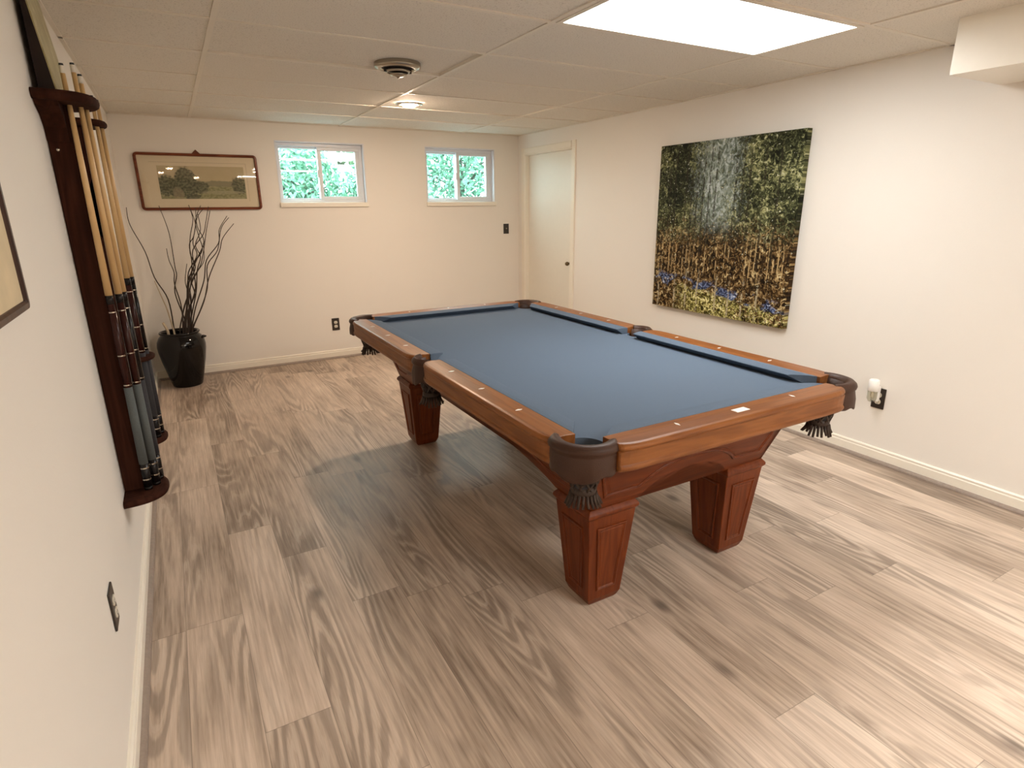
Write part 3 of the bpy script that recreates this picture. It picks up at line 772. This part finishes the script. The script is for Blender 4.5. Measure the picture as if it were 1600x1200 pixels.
# ------------------------------------------------------------------ framed landscape print on the back wall
def print_mat():
    m, nt, b = new_mat('landscape_print')
    v, x, y, z = coords(nt)                        # x 0..0.50 , z 0..0.245
    u = M(nt, 'DIVIDE', x, 0.645); w = M(nt, 'DIVIDE', z, 0.258)
    nA = noise(nt, comb(nt, M(nt, 'MULTIPLY', u, 9), M(nt, 'MULTIPLY', w, 5), 0), 1.0, 4); nB = noise(nt, comb(nt, M(nt, 'MULTIPLY', u, 34), M(nt, 'MULTIPLY', w, 16), 4), 1.0, 3)
    c = mix(nt, nA, (0.47, 0.39, 0.24), (0.55, 0.46, 0.30))
    def blob(cx, cy, rx, ry, soft=0.25, wob=0.9):
        dx = M(nt, 'DIVIDE', M(nt, 'SUBTRACT', u, cx), rx); dy = M(nt, 'DIVIDE', M(nt, 'SUBTRACT', w, cy), ry)
        d = M(nt, 'ADD', M(nt, 'ADD', M(nt, 'MULTIPLY', dx, dx), M(nt, 'MULTIPLY', dy, dy)), M(nt, 'ADD', M(nt, 'MULTIPLY', M(nt, 'SUBTRACT', nA, 0.5), wob * 1.6), M(nt, 'MULTIPLY', M(nt, 'SUBTRACT', nB, 0.5), wob * 1.3)))
        return sstep(nt, d, 1 + soft, 1 - soft)
    field = mix(nt, sstep(nt, nB, 0.35, 0.65), (0.20, 0.20, 0.085), (0.33, 0.32, 0.17))
    c = mix(nt, sstep(nt, M(nt, 'ADD', w, M(nt, 'MULTIPLY', nA, 0.12)), 0.50, 0.40), c, field)
    c = mix(nt, M(nt, 'MULTIPLY', blob(0.68, 0.47, 0.34, 0.09), 0.75), c, (0.17, 0.17, 0.10))
    tree = mix(nt, sstep(nt, nB, 0.38, 0.62), (0.035, 0.042, 0.022), (0.15, 0.155, 0.085))
    for a in ((0.10, 0.40, 0.17, 0.30), (0.30, 0.62, 0.12, 0.36), (0.24, 0.35, 0.22, 0.30), (0.93, 0.42, 0.09, 0.28), (0.44, 0.35, 0.12, 0.2), (0.36, 0.07, 0.09, 0.10)):
        c = mix(nt, M(nt, 'MULTIPLY', blob(*a), 0.9), c, tree)
    c = mix(nt, M(nt, 'MULTIPLY', blob(0.72, 0.20, 0.25, 0.05), 0.6), c, (0.36, 0.34, 0.22))
    c = mix(nt, M(nt, 'MULTIPLY', blob(0.20, 0.15, 0.06, 0.22), 0.5), c, (0.34, 0.27, 0.17))
    nt.links.new(c, b.inputs['Base Color']); b.inputs['Roughness'].default_value = 0.8
    return m
FX0, FX1, FZ0, FZ1 = 0.124, 1.035, 1.424, 1.870
fw_, fh_ = FX1 - FX0, FZ1 - FZ0
t = thing('framed_print', 'wide red-brown framed landscape print under glass, left of the windows', 'picture', (FX0, D - 0.028, FZ0))
q = MB(); R_ = 0.020
fp = [(0, 0), (0.0, 0.020), (0.004, 0.026), (0.014, 0.028), (0.020, 0.024), (0.022, 0.018), (0.022, 0.0)]   # inset, height
st = []
cyc = []
for ins, hh in fp:
    rr = max(0.004, 0.030 - ins); ring = []
    for (cx, cz, a0) in ((fw_ - ins - rr, fh_ - ins - rr, 0), (ins + rr, fh_ - ins - rr, PI / 2), (ins + rr, ins + rr, PI), (fw_ - ins - rr, ins + rr, 3 * PI / 2)):
        for i in range(7):
            a = a0 + PI / 2 * i / 6; ring.append((cx + rr * math.cos(a), 0.028 - hh, cz + rr * math.sin(a)))
    st.append(ring)
q.strip(st + [st[0]], closed=True, smooth=False); q.build('frame', MAT['redframe'], t)
q = MB(); q.box((0.02, 0.016, 0.02), (fw_ - 0.02, 0.026, fh_ - 0.02)); mb_ = q.build('mat_board', MAT['mat_board'], t)
q = MB(); q.box((0, 0, 0), (0.645, 0.0012, 0.258)); q.build('print', print_mat(), mb_, loc=(0.150, 0.0148, 0.090))
q = MB()
for x0, x1, z0, z1 in ((0.10, 0.817, 0.374, 0.3755), (0.8155, 0.817, 0.072, 0.3755)): q.box((x0, 0.0152, z0), (x1, 0.0162, z1))
q.build('ruled_line', MAT['ruled'], mb_)
q = MB(); q.box((0.021, 0.0095, 0.021), (fw_ - 0.021, 0.0115, fh_ - 0.021)); q.build('glazing', MAT['picglass'], t)
q = MB(); q.prism([(0.415, fh_ - 0.004), (0.485, fh_ - 0.004), (0.452, fh_ + 0.030), (0.448, fh_ + 0.030)], 0.018, 0.026, fn=lambda u, v, h: (u, h, v)); q.build('hanger', MAT['redframe'], t)

# ------------------------------------------------------------------ framed picture at the left edge of the view
t = thing('framed_picture', 'dark brown framed cream picture hanging before the cue rack, cut by the left edge', 'picture', (0, 1.02, 1.230))
fl, fh2 = 0.565, 0.46
q = MB()
fp = [(0, 0), (0, 0.012), (0.003, 0.016), (0.014, 0.016), (0.018, 0.012), (0.020, 0.006)]
st = []
for ins, hh in fp:
    rr = max(0.003, 0.018 - ins); ring = []
    for (cx, cz, a0) in ((fl - ins - rr, fh2 - ins - rr, 0), (ins + rr, fh2 - ins - rr, PI / 2), (ins + rr, ins + rr, PI), (fl - ins - rr, ins + rr, 3 * PI / 2)):
        for i in range(6):
            a = a0 + PI / 2 * i / 5; ring.append((hh, cx + rr * math.cos(a), cz + rr * math.sin(a)))
    st.append(ring)
q.strip(st, closed=True, smooth=False); q.build('frame', MAT['darkframe'], t)
q = MB(); q.box((0.002, 0.018, 0.018), (0.009, fl - 0.018, fh2 - 0.018)); q.build('print', plain('cream_print', (0.62, 0.52, 0.34), 0.6, var=0.18, scale=14), t)

# ------------------------------------------------------------------ cue rack
RY = 2.47
rkA = thing('cue_rack', 'nearer dark mahogany cue rack on the left wall, its spine an unbroken board', 'cue rack', (0, RY, 0.40), group='wall cue racks')
rkB = thing('cue_rack', 'farther dark mahogany cue rack on the left wall, with a middle shelf', 'cue rack', (0, RY, 0.40), group='wall cue racks')
def spine(rk, pts, y0, y1):
    q = MB(); q.prism([(x, z - 0.40) for x, z in pts], y0 - RY, y1 - RY, fn=lambda u, v, h: (u, h, v)); o = q.build('spine', MAT['rackwood'], rk)
    bv = o.modifiers.new('soft', 'BEVEL'); bv.width = 0.003; bv.segments = 2; bv.limit_method = 'ANGLE'
spine(rkA, [(0.001, 0.402), (0.074, 0.402), (0.074, 1.752), (0.001, 1.752)], 2.463, 2.488)
spine(rkB, [(0.001, 0.402), (0.080, 0.402), (0.080, 1.26), (0.062, 1.287), (0.032, 1.33), (0.020, 1.40), (0.020, 1.46), (0.035, 1.53), (0.062, 1.59), (0.082, 1.66), (0.086, 1.755), (0.001, 1.755)], 3.066, 3.079)
def d_shelf(rk, yc_, zc, depth, half, thick, holes, nm):
    """rounded D-shaped shelf standing out from the wall"""
    def outline(e):
        pts = []
        n = 28
        for i in range(n + 1):
            a = -PI / 2 + PI * i / n
            ca, sa = math.cos(a), math.sin(a)
            pts.append(((depth - e) * abs(ca) ** 0.72, (half - e) * (1 if sa > 0 else -1) * abs(sa) ** 0.80))
        return pts
    q = MB(); st = []
    for e, z in ((0.010, -thick), (0.003, -thick * 0.85), (0.0, -thick * 0.6), (0.0, -thick * 0.35), (0.004, -thick * 0.12), (0.012, 0.0)):
        st.append([(p[0] + 0.001, p[1], z) for p in outline(e)])
    V = q.strip(st, smooth=True); 
    q.face(V[0]); q.face(V[-1])
    for A, B in zip(V, V[1:]): q.face((A[0], B[0], B[-1], A[-1]))
    o = q.build(nm, MAT['rackwood'], rk, loc=(0, yc_ - RY, zc - 0.40))
    if holes:
        for hx_, hy_, hr in holes:
            c_ = MB(); c_.lathe([(hr, -0.06), (hr, 0.04)], n=24, smooth=False)
            co = c_.build('cutter', MAT['rackwood'], rk, loc=(hx_, hy_ - RY, zc - 0.40))
            md = o.modifiers.new('hole', 'BOOLEAN'); md.operation = 'DIFFERENCE'; md.solver = 'EXACT'; md.object = co
            bpy.context.view_layer.update()
            me = bpy.data.meshes.new_from_object(o.evaluated_get(bpy.context.evaluated_depsgraph_get()))
            o.modifiers.clear(); o.data = me
            bpy.data.objects.remove(co)
    return o
NEAR_CUES = [(0.080, 2.442), (0.106, 2.475), (0.116, 2.530)]
FAR_CUES = [(0.104, 3.040), (0.116, 3.095)]
d_shelf(rkA, 2.480, 0.412, 0.145, 0.130, 0.026, None, 'lower_shelf')
q = MB(); q.prism([(2.352, 1.748), (2.606, 1.748), (2.590, 1.732), (2.540, 1.712), (2.505, 1.680), (2.492, 1.640), (2.458, 1.640), (2.448, 1.680), (2.418, 1.712), (2.368, 1.732)], 0.001, 0.060, fn=lambda u, v, h: (h, u - RY, v - 0.40))
q.build('corbel', MAT['rackwood'], rkA)
d_shelf(rkA, 2.478, 1.776, 0.157, 0.150, 0.030, [(x, y, 0.0095) for x, y in NEAR_CUES], 'top_shelf')
d_shelf(rkB, 3.085, 1.776, 0.135, 0.105, 0.026, [(x, y, 0.0095) for x, y in FAR_CUES], 'top_shelf')
d_shelf(rkB, 3.085, 0.800, 0.150, 0.105, 0.020, [(x, y, 0.0165) for x, y in FAR_CUES], 'middle_shelf')
d_shelf(rkB, 3.085, 0.412, 0.142, 0.115, 0.024, None, 'lower_shelf')
q = MB(); q.lathe([(0.0, 0.005), (0.004, 0.004), (0.006, 0.001), (0.006, 0.0)], n=16); q.build('screw_cap', MAT['silver'], rkA, loc=(0.024, 2.463 - RY, 1.615 - 0.40), rot=(PI / 2, 0, 0))

# ------------------------------------------------------------------ cues
def make_cue(x, y, label, butt, wrap, z0=0.4125, dark=False, length=1.452, joint=0.735):
    t = thing('pool_cue', label, 'pool cue', (x, y, z0), group='pool cues in the wall rack')
    def seg(nm, a, c, ra, rb, m, n=18):
        q = MB(); q.lathe([(ra, a), (rb, c)], n=n); return q.build(nm, m, t)
    seg('bumper', 0.0, 0.012, 0.0135, 0.0145, MAT['cueblack'])
    sl = seg('butt_sleeve', 0.012, 0.105, 0.0152, 0.0148, MAT['cueblack'])
    for zz in (0.040, 0.086): 
        q = MB(); q.lathe([(0.0153, zz), (0.0156, zz + 0.002), (0.0153, zz + 0.005)], n=18, caps=False); q.build('ring', MAT['silver'], sl)
    seg('wrap', 0.105, 0.405, 0.0150, 0.0138, wrap)
    fo = seg('forearm', 0.405, joint - 0.03, 0.0137, 0.0118, butt)
    for zz in (0.412, 0.52, joint - 0.06):
        q = MB(); q.lathe([(0.0138 - (zz - .405) * .006, zz), (0.0141 - (zz - .405) * .006, zz + 0.0015), (0.0138 - (zz - .405) * .006, zz + 0.004)], n=18, caps=False); q.build('ring', MAT['silver'], fo)
    seg('joint_collar', joint - 0.03, joint, 0.0119, 0.0118, MAT['cueblack'])
    seg('shaft', joint, length - 0.028, 0.0115, 0.0068, MAT['maple'])
    seg('ferrule', length - 0.028, length - 0.006, 0.0068, 0.0066, MAT['ferrule'])
    seg('tip', length - 0.006, length, 0.0066, 0.0058, MAT['tip'])
    return t
make_cue(0.080, 2.442, 'pool cue nearest the viewer in the rack, grey wrap, inner of the front pair', MAT['cuebrown'], MAT['wrap'])
make_cue(0.106, 2.475, 'pool cue with grey wrap at the outer curve of the near shelf', MAT['cuebrown'], MAT['wrap'], length=1.462)
make_cue(0.116, 2.530, 'pool cue mostly hidden behind the two grey-wrapped cues on the near shelf', MAT['cueblack'], MAT['wrapdark'], length=1.44)
make_cue(0.104, 3.040, 'pool cue on the far shelf of the rack, inner one by the wall', MAT['cuebrown'], MAT['wrapdark'])
make_cue(0.116, 3.095, 'pool cue on the far shelf of the rack, outer one towards the room', MAT['cueblack'], MAT['wrapdark'], length=1.445)

# ------------------------------------------------------------------ small picture leaning on the rack's top shelf
t = thing('leaning_picture', 'olive print leaning on top of the cue rack, the shaded gap behind it built as a dark wedge', 'picture', (0.0, 2.395, 1.7765))
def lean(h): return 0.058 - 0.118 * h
q = MB(); q.prism([(0.016, 0.0), (lean(0), 0.0), (lean(0.335), 0.335), (0.016, 0.335)], 0.0, 0.40, fn=lambda u, v, h: (u, h, v)); q.build('frame', plain('gap_shade_dark', (0.016, 0.009, 0.007), 0.6, spec=0.2), t)  # solid near-black wedge stands in for the shaded gap behind the print
def olive_mat():
    m, nt, b = new_mat('olive_print')
    v, x, y, z = coords(nt)
    n = noise(nt, v, 16, 4, 0.6, 0.6)
    c = ramp(nt, n, [(0.3, (0.26, 0.23, 0.10)), (0.5, (0.38, 0.34, 0.17)), (0.62, (0.45, 0.41, 0.23)), (0.74, (0.66, 0.62, 0.46))])
    nt.links.new(c, b.inputs['Base Color']); b.inputs['Roughness'].default_value = 0.35
    return m
q = MB(); q.prism([(lean(0.004), 0.004), (lean(0.004) + 0.004, 0.004), (lean(0.331) + 0.004, 0.331), (lean(0.331), 0.331)], 0.004, 0.396, fn=lambda u, v, h: (u, h, v)); q.build('print', olive_mat(), t)

# ------------------------------------------------------------------ vase and willow twigs
VX, VY = 0.236, 5.535
t = thing('vase', 'large glossy black urn on the floor in the back left corner', 'vase', (VX, VY, 0))
q = MB(); q.lathe([(0.0, 0.0), (0.108, 0.0), (0.114, 0.006), (0.120, 0.03), (0.142, 0.12), (0.165, 0.22), (0.180, 0.31), (0.182, 0.345), (0.176, 0.385), (0.160, 0.418), (0.146, 0.432), (0.142, 0.440), (0.150, 0.448), (0.153, 0.456), (0.148, 0.463), (0.138, 0.462), (0.132, 0.452), (0.128, 0.430), (0.140, 0.40), (0.0, 0.40)], n=56)
body = q.build('body', MAT['vase'], t)
for a in (-0.15, PI * 0.72):
    q = MB(); pts = []
    for i in range(9):
        f = -1 + i / 4; pts.append((0.026 * (1 - f * f) ** 0.7, 0.024 * f, 0.0))
    q.tube(pts, 0.008, n=8); q.build('lug', MAT['vase'], body, loc=(0.163 * math.cos(a), 0.163 * math.sin(a), 0.405), rot=(0, 0, a))
TW = {
'L1': [(0.031, 5.501, 1.449), (0.032, 5.509, 1.323), (0.099, 5.517, 1.114), (0.13, 5.525, 0.912), (0.197, 5.533, 0.728), (0.202, 5.541, 0.486)],
'L2': [(0.246, 5.621, 1.46), (0.284, 5.611, 1.249), (0.285, 5.602, 0.978), (0.286, 5.593, 0.91), (0.253, 5.584, 0.774), (0.289, 5.574, 0.558), (0.282, 5.565, 0.473)],
'L3': [(0.248, 5.578, 1.131), (0.251, 5.574, 1.037), (0.272, 5.57, 0.94), (0.261, 5.567, 0.845), (0.281, 5.563, 0.675), (0.272, 5.559, 0.49)],
'R1': [(0.721, 5.529, 1.376), (0.649, 5.53, 1.269), (0.628, 5.531, 1.16), (0.52, 5.532, 1.027), (0.477, 5.533, 0.861), (0.382, 5.534, 0.642), (0.334, 5.535, 0.488)],
'R2': [(0.761, 5.491, 1.315), (0.663, 5.498, 1.201), (0.623, 5.504, 1.093), (0.518, 5.51, 0.889), (0.453, 5.517, 0.695), (0.349, 5.523, 0.503)],
'R3': [(0.731, 5.509, 1.363), (0.662, 5.515, 1.276), (0.613, 5.522, 1.106), (0.52, 5.529, 0.985), (0.495, 5.536, 0.803), (0.418, 5.543, 0.623), (0.341, 5.55, 0.492)],
'P1': [(0.128, 5.452, 0.893), (0.158, 5.479, 0.752), (0.178, 5.507, 0.65), (0.196, 5.535, 0.488)],
'P2': [(0.131, 5.539, 0.544), (0.153, 5.529, 0.486)],
'C1': [(0.454, 5.534, 1.465), (0.468, 5.536, 1.353), (0.43, 5.538, 1.221), (0.41, 5.541, 1.086), (0.431, 5.543, 0.975), (0.362, 5.545, 0.84), (0.332, 5.548, 0.687), (0.284, 5.55, 0.49)],
'C2': [(0.5, 5.53, 1.445), (0.491, 5.534, 1.3), (0.523, 5.537, 1.177), (0.454, 5.54, 1.043), (0.384, 5.543, 0.908), (0.349, 5.547, 0.756), (0.322, 5.55, 0.486)],
'C3': [(0.543, 5.629, 1.459), (0.487, 5.618, 1.338), (0.494, 5.607, 1.216), (0.503, 5.595, 1.106), (0.422, 5.584, 0.986), (0.408, 5.573, 0.806), (0.345, 5.561, 0.641), (0.309, 5.55, 0.488)],
'C4': [(0.595, 5.561, 1.451), (0.558, 5.56, 1.324), (0.525, 5.558, 1.231), (0.433, 5.556, 1.111), (0.419, 5.555, 0.975), (0.36, 5.553, 0.867), (0.324, 5.552, 0.673), (0.272, 5.55, 0.492)],
'C5': [(0.564, 5.609, 1.438), (0.503, 5.6, 1.365), (0.456, 5.592, 1.218), (0.415, 5.584, 1.152), (0.411, 5.575, 1.001), (0.37, 5.567, 0.809), (0.293, 5.558, 0.632), (0.266, 5.55, 0.492)],
'C6': [(0.603, 5.562, 1.418), (0.556, 5.56, 1.27), (0.516, 5.559, 1.122), (0.471, 5.557, 0.986), (0.39, 5.555, 0.865), (0.393, 5.553, 0.752), (0.328, 5.552, 0.615), (0.303, 5.55, 0.488)],
'C7': [(0.463, 5.583, 1.432), (0.482, 5.578, 1.312), (0.442, 5.574, 1.165), (0.458, 5.569, 1.068), (0.376, 5.564, 0.935), (0.355, 5.559, 0.797), (0.355, 5.555, 0.67), (0.328, 5.55, 0.486)],
'C8': [(0.506, 5.52, 1.406), (0.511, 5.524, 1.273), (0.457, 5.528, 1.153), (0.48, 5.533, 1.056), (0.44, 5.537, 0.947), (0.409, 5.541, 0.781), (0.361, 5.546, 0.628), (0.315, 5.55, 0.487)],
'C9': [(0.375, 5.653, 0.997), (0.342, 5.632, 0.86), (0.343, 5.612, 0.749), (0.291, 5.591, 0.613), (0.245, 5.571, 0.476)],
'C10': [(0.518, 5.613, 1.16), (0.504, 5.602, 1.022), (0.439, 5.592, 0.929), (0.37, 5.581, 0.807), (0.36, 5.571, 0.696), (0.312, 5.56, 0.587), (0.29, 5.55, 0.49)],
}
TL = {
'L1': 'long brown willow twig leaning farthest left out of the black urn',
'L2': 'wavy brown willow twig second from the left in the black urn',
'L3': 'short curly willow twig just right of the second twig from the left',
'R1': 'willow twig on the right of the urn, its tip left of the outermost',
'R2': 'brown willow twig reaching farthest right out of the black urn',
'R3': 'willow twig between the two outermost right-hand tips in the urn',
'P1': 'pale bleached curly twig at the left of the black urn',
'P2': 'short pale cut twig stub at the left rim of the black urn',
}
CTR = 'curly brown willow twig in the dense middle bundle of the black urn'
for kx, pts in TW.items():
    pts = [p for p in pts]
    bx, by, bz = pts[-1]
    d = Vector((bx - VX, by - VY))
    if d.length > 0.105: d = d.normalized() * 0.105
    root_pt = (VX + d.x * 0.95, VY + d.y * 0.95, 0.404)
    pts[-1] = (VX + d.x, VY + d.y, 0.478)
    pts = spline(pts + [root_pt], 5)
    n = len(pts); thick = 0.0105 if kx == 'P2' else (0.0075 if kx == 'P1' else 0.0060)
    q = MB(); q.tube([tuple(p) for p in pts], [thick * (0.38 + 0.62 * i / (n - 1)) if kx != 'P2' else thick for i in range(n)], n=6)
    o = q.build('willow_twig', MAT['paletwig'] if kx[0] == 'P' else MAT['twig'])
    tag(o, TL.get(kx, CTR), 'twig', 'willow twigs in the middle of the urn' if kx[0] == 'C' else None)

# ------------------------------------------------------------------ electrical fittings
def outlet(label, loc, rot, big=1.0):
    """local: x right, z up, -y into the room"""
    t = thing('wall_outlet', label, 'outlet', loc); t.rotation_euler = rot
    q = MB(); q.box((-0.036, -0.006, -0.060), (0.036, 0.0, 0.060), bev=0.003); q.build('cover_plate', MAT['bronze'], t)
    for s in (-1, 1):
        q = MB(); q.prism([(0.0165 * math.cos(2 * PI * i / 24), max(-0.0135, min(0.0135, 0.0165 * math.sin(2 * PI * i / 24)))) for i in range(24)], 0.0, 0.003, fn=lambda u, v, h: (u, -0.0058 - h, v))
        o = q.build('receptacle', MAT['ivory'], t, loc=(0, 0, s * 0.0195))
        q = MB(); q.box((-0.0065, -0.0092, -0.003), (-0.0050, -0.0085, 0.006)); q.box((0.0050, -0.0092, -0.003), (0.0065, -0.0085, 0.005)); q.box((-0.002, -0.0092, -0.010), (0.002, -0.0085, -0.006)); q.build('slot', MAT['slot'], o)
    return t
outlet('dark bronze outlet with two ivory sockets low on the back wall', (1.574, D, 0.339), (0, 0, 0))
outlet('dark bronze outlet low on the left wall in the foreground', (0, 1.757, 0.370), (0, 0, PI / 2))
outlet('dark bronze outlet on the right wall holding the plug-in night light', (W, 1.730, 0.372), (0, 0, -PI / 2))
t = thing('light_switch', 'dark bronze toggle switch on the back wall beside the door', 'switch', (3.496, D, 1.199))
q = MB(); q.box((-0.033, -0.006, -0.053), (0.033, 0.0, 0.053), bev=0.003); q.build('switch_plate', MAT['bronze'], t)
q = MB(); q.box((-0.005, -0.017, -0.004), (0.005, -0.005, 0.010), bev=0.002); q.build('toggle', plain('grey_toggle', (0.30, 0.26, 0.21), 0.4), t)
t = thing('night_light', 'small white plug-in night light in the outlet on the right wall', 'night light', (W - 0.010, 1.740, 0.398))
q = MB(); q.box((-0.030, -0.021, -0.040), (0.0, 0.021, 0.050), bev=0.006); q.build('plug_body', MAT['whiteplastic'], t)
q = MB(); q.lathe([(0.0, 0.092), (0.020, 0.091), (0.0265, 0.086), (0.0275, 0.060), (0.0275, 0.026), (0.024, 0.024)], (-0.046, 0, 0), n=28); q.build('cap', MAT['whiteplastic'], t)
q = MB(); q.lathe([(0.0245, 0.024), (0.0245, -0.020), (0.018, -0.036), (0.0, -0.040)], (-0.046, 0, 0), n=28, caps=False); q.build('lens', MAT['clear'], t)
q = MB(); q.lathe([(0.0, -0.022), (0.008, -0.016), (0.009, 0.0), (0.006, 0.022)], (-0.046, 0, 0), n=16); q.build('bulb', MAT['ivory'], t)

# ------------------------------------------------------------------ outside the windows
b = MB(); b.box((-14, D + T, 0.9), (18, 30, 1.18)); o = b.build('ground', plain('gravel', (0.22, 0.24, 0.24), 0.9, var=0.4, scale=30)); struct(o, 'grey gravel ground outside the back windows')
def leaf_mat(name, a, c):
    m, nt, b = new_mat(name); v, x, y, z = coords(nt)
    n = noise(nt, v, 3.5, 3)
    nt.links.new(ramp(nt, n, [(0.3, a), (0.7, c)]), b.inputs['Base Color']); b.inputs['Roughness'].default_value = 0.6
    b.inputs['Transmission Weight'].default_value = 0.0
    return m
def bush(name, cx, cy, cz, rx, ry, rz, n, seed, mat, label, size=0.075, trunk=True):
    r = random.Random(seed); t = thing(name, label, 'bush' if name == 'bush' else 'tree', (cx, cy, 1.18))
    q = MB()
    for _ in range(n):
        while True:
            p = Vector((r.uniform(-1, 1), r.uniform(-1, 1), r.uniform(-1, 1)))
            if p.length < 1 and p.length > 0.25: break
        c = Vector((p.x * rx, p.y * ry, p.z * rz + cz - 1.18))
        if c.z < 0.0: continue
        a = Vector((r.gauss(0, 1), r.gauss(0, 1), r.gauss(0, 1))).normalized(); bb = a.cross(Vector((r.gauss(0, 1), r.gauss(0, 1), r.gauss(0, 1)))).normalized()
        L = size * r.uniform(0.6, 1.3); wv = L * 0.42
        vs = [q.bm.verts.new(c + k_) for k_ in (-a * L, bb * wv - a * L * 0.1, a * L, -bb * wv - a * L * 0.1)]
        q.face(vs)
    q.build('foliage', mat, t, recalc=False)
    if trunk:
        q = MB(); base = Vector((0, 0, 0))
        q.tube([(0, 0, 0.0), (0.03, 0.0, 0.5 * (cz - 1.18)), (0.0, 0.04, cz - 1.18 + 0.4 * rz)], [0.07, 0.055, 0.03], n=8)
        for k_ in range(7):
            a = 2 * PI * k_ / 7 + r.random(); z0 = (cz - 1.18) * r.uniform(0.3, 0.8)
            q.tube([(0.02, 0, z0), (0.4 * rx * math.cos(a), 0.4 * ry * math.sin(a), z0 + 0.25 * rz), (0.8 * rx * math.cos(a), 0.8 * ry * math.sin(a), z0 + 0.35 * rz)], [0.03, 0.02, 0.008], n=6)
        q.build('trunk', MAT['bark'], t)
    return t
MAT['bark'] = plain('bark', (0.11, 0.10, 0.085), 0.9, var=0.3)
G1 = leaf_mat('mint_leaves', (0.085, 0.225, 0.14), (0.23, 0.42, 0.30)); G2 = leaf_mat('yellow_green_leaves', (0.11, 0.20, 0.09), (0.28, 0.38, 0.22))
bush('bush', 1.75, 8.4, 1.62, 0.70, 0.5, 0.62, 4200, 1, G1, 'mint green bush outside the left window, left half', 0.05)
bush('bush', 3.15, 8.7, 1.62, 0.68, 0.5, 0.58, 3800, 2, G1, 'dense green bush outside the left window, right half', 0.05)
bush('tree', 3.9, 12.5, 3.2, 1.9, 1.2, 1.1, 2200, 3, G2, 'pale green tree beyond the fence outside the left window', 0.13)
bush('tree', 4.75, 9.7, 2.30, 0.85, 0.7, 0.98, 4200, 4, G1, 'leafy tree with a leaning trunk outside the right window, left half', 0.058)
bush('tree', 6.45, 10.4, 2.30, 0.85, 0.6, 0.95, 1700, 5, G2, 'sparse yellow-green sapling outside the right window, right half', 0.060)
t = thing('fence', 'white horizontal rail fence outside the left window behind the bushes', 'fence', (1.75, 10.0, 1.18))
for px in (0.0, 0.95, 1.85):
    q = MB(); q.box((px - 0.05, -0.05, 0), (px + 0.05, 0.05, 1.12)); q.build('post', MAT['trim'], t)
for z in (0.80, 0.98):
    q = MB(); q.box((-0.3, -0.015, z), (1.9, 0.015, z + 0.11)); q.build('rail', MAT['trim'], t)
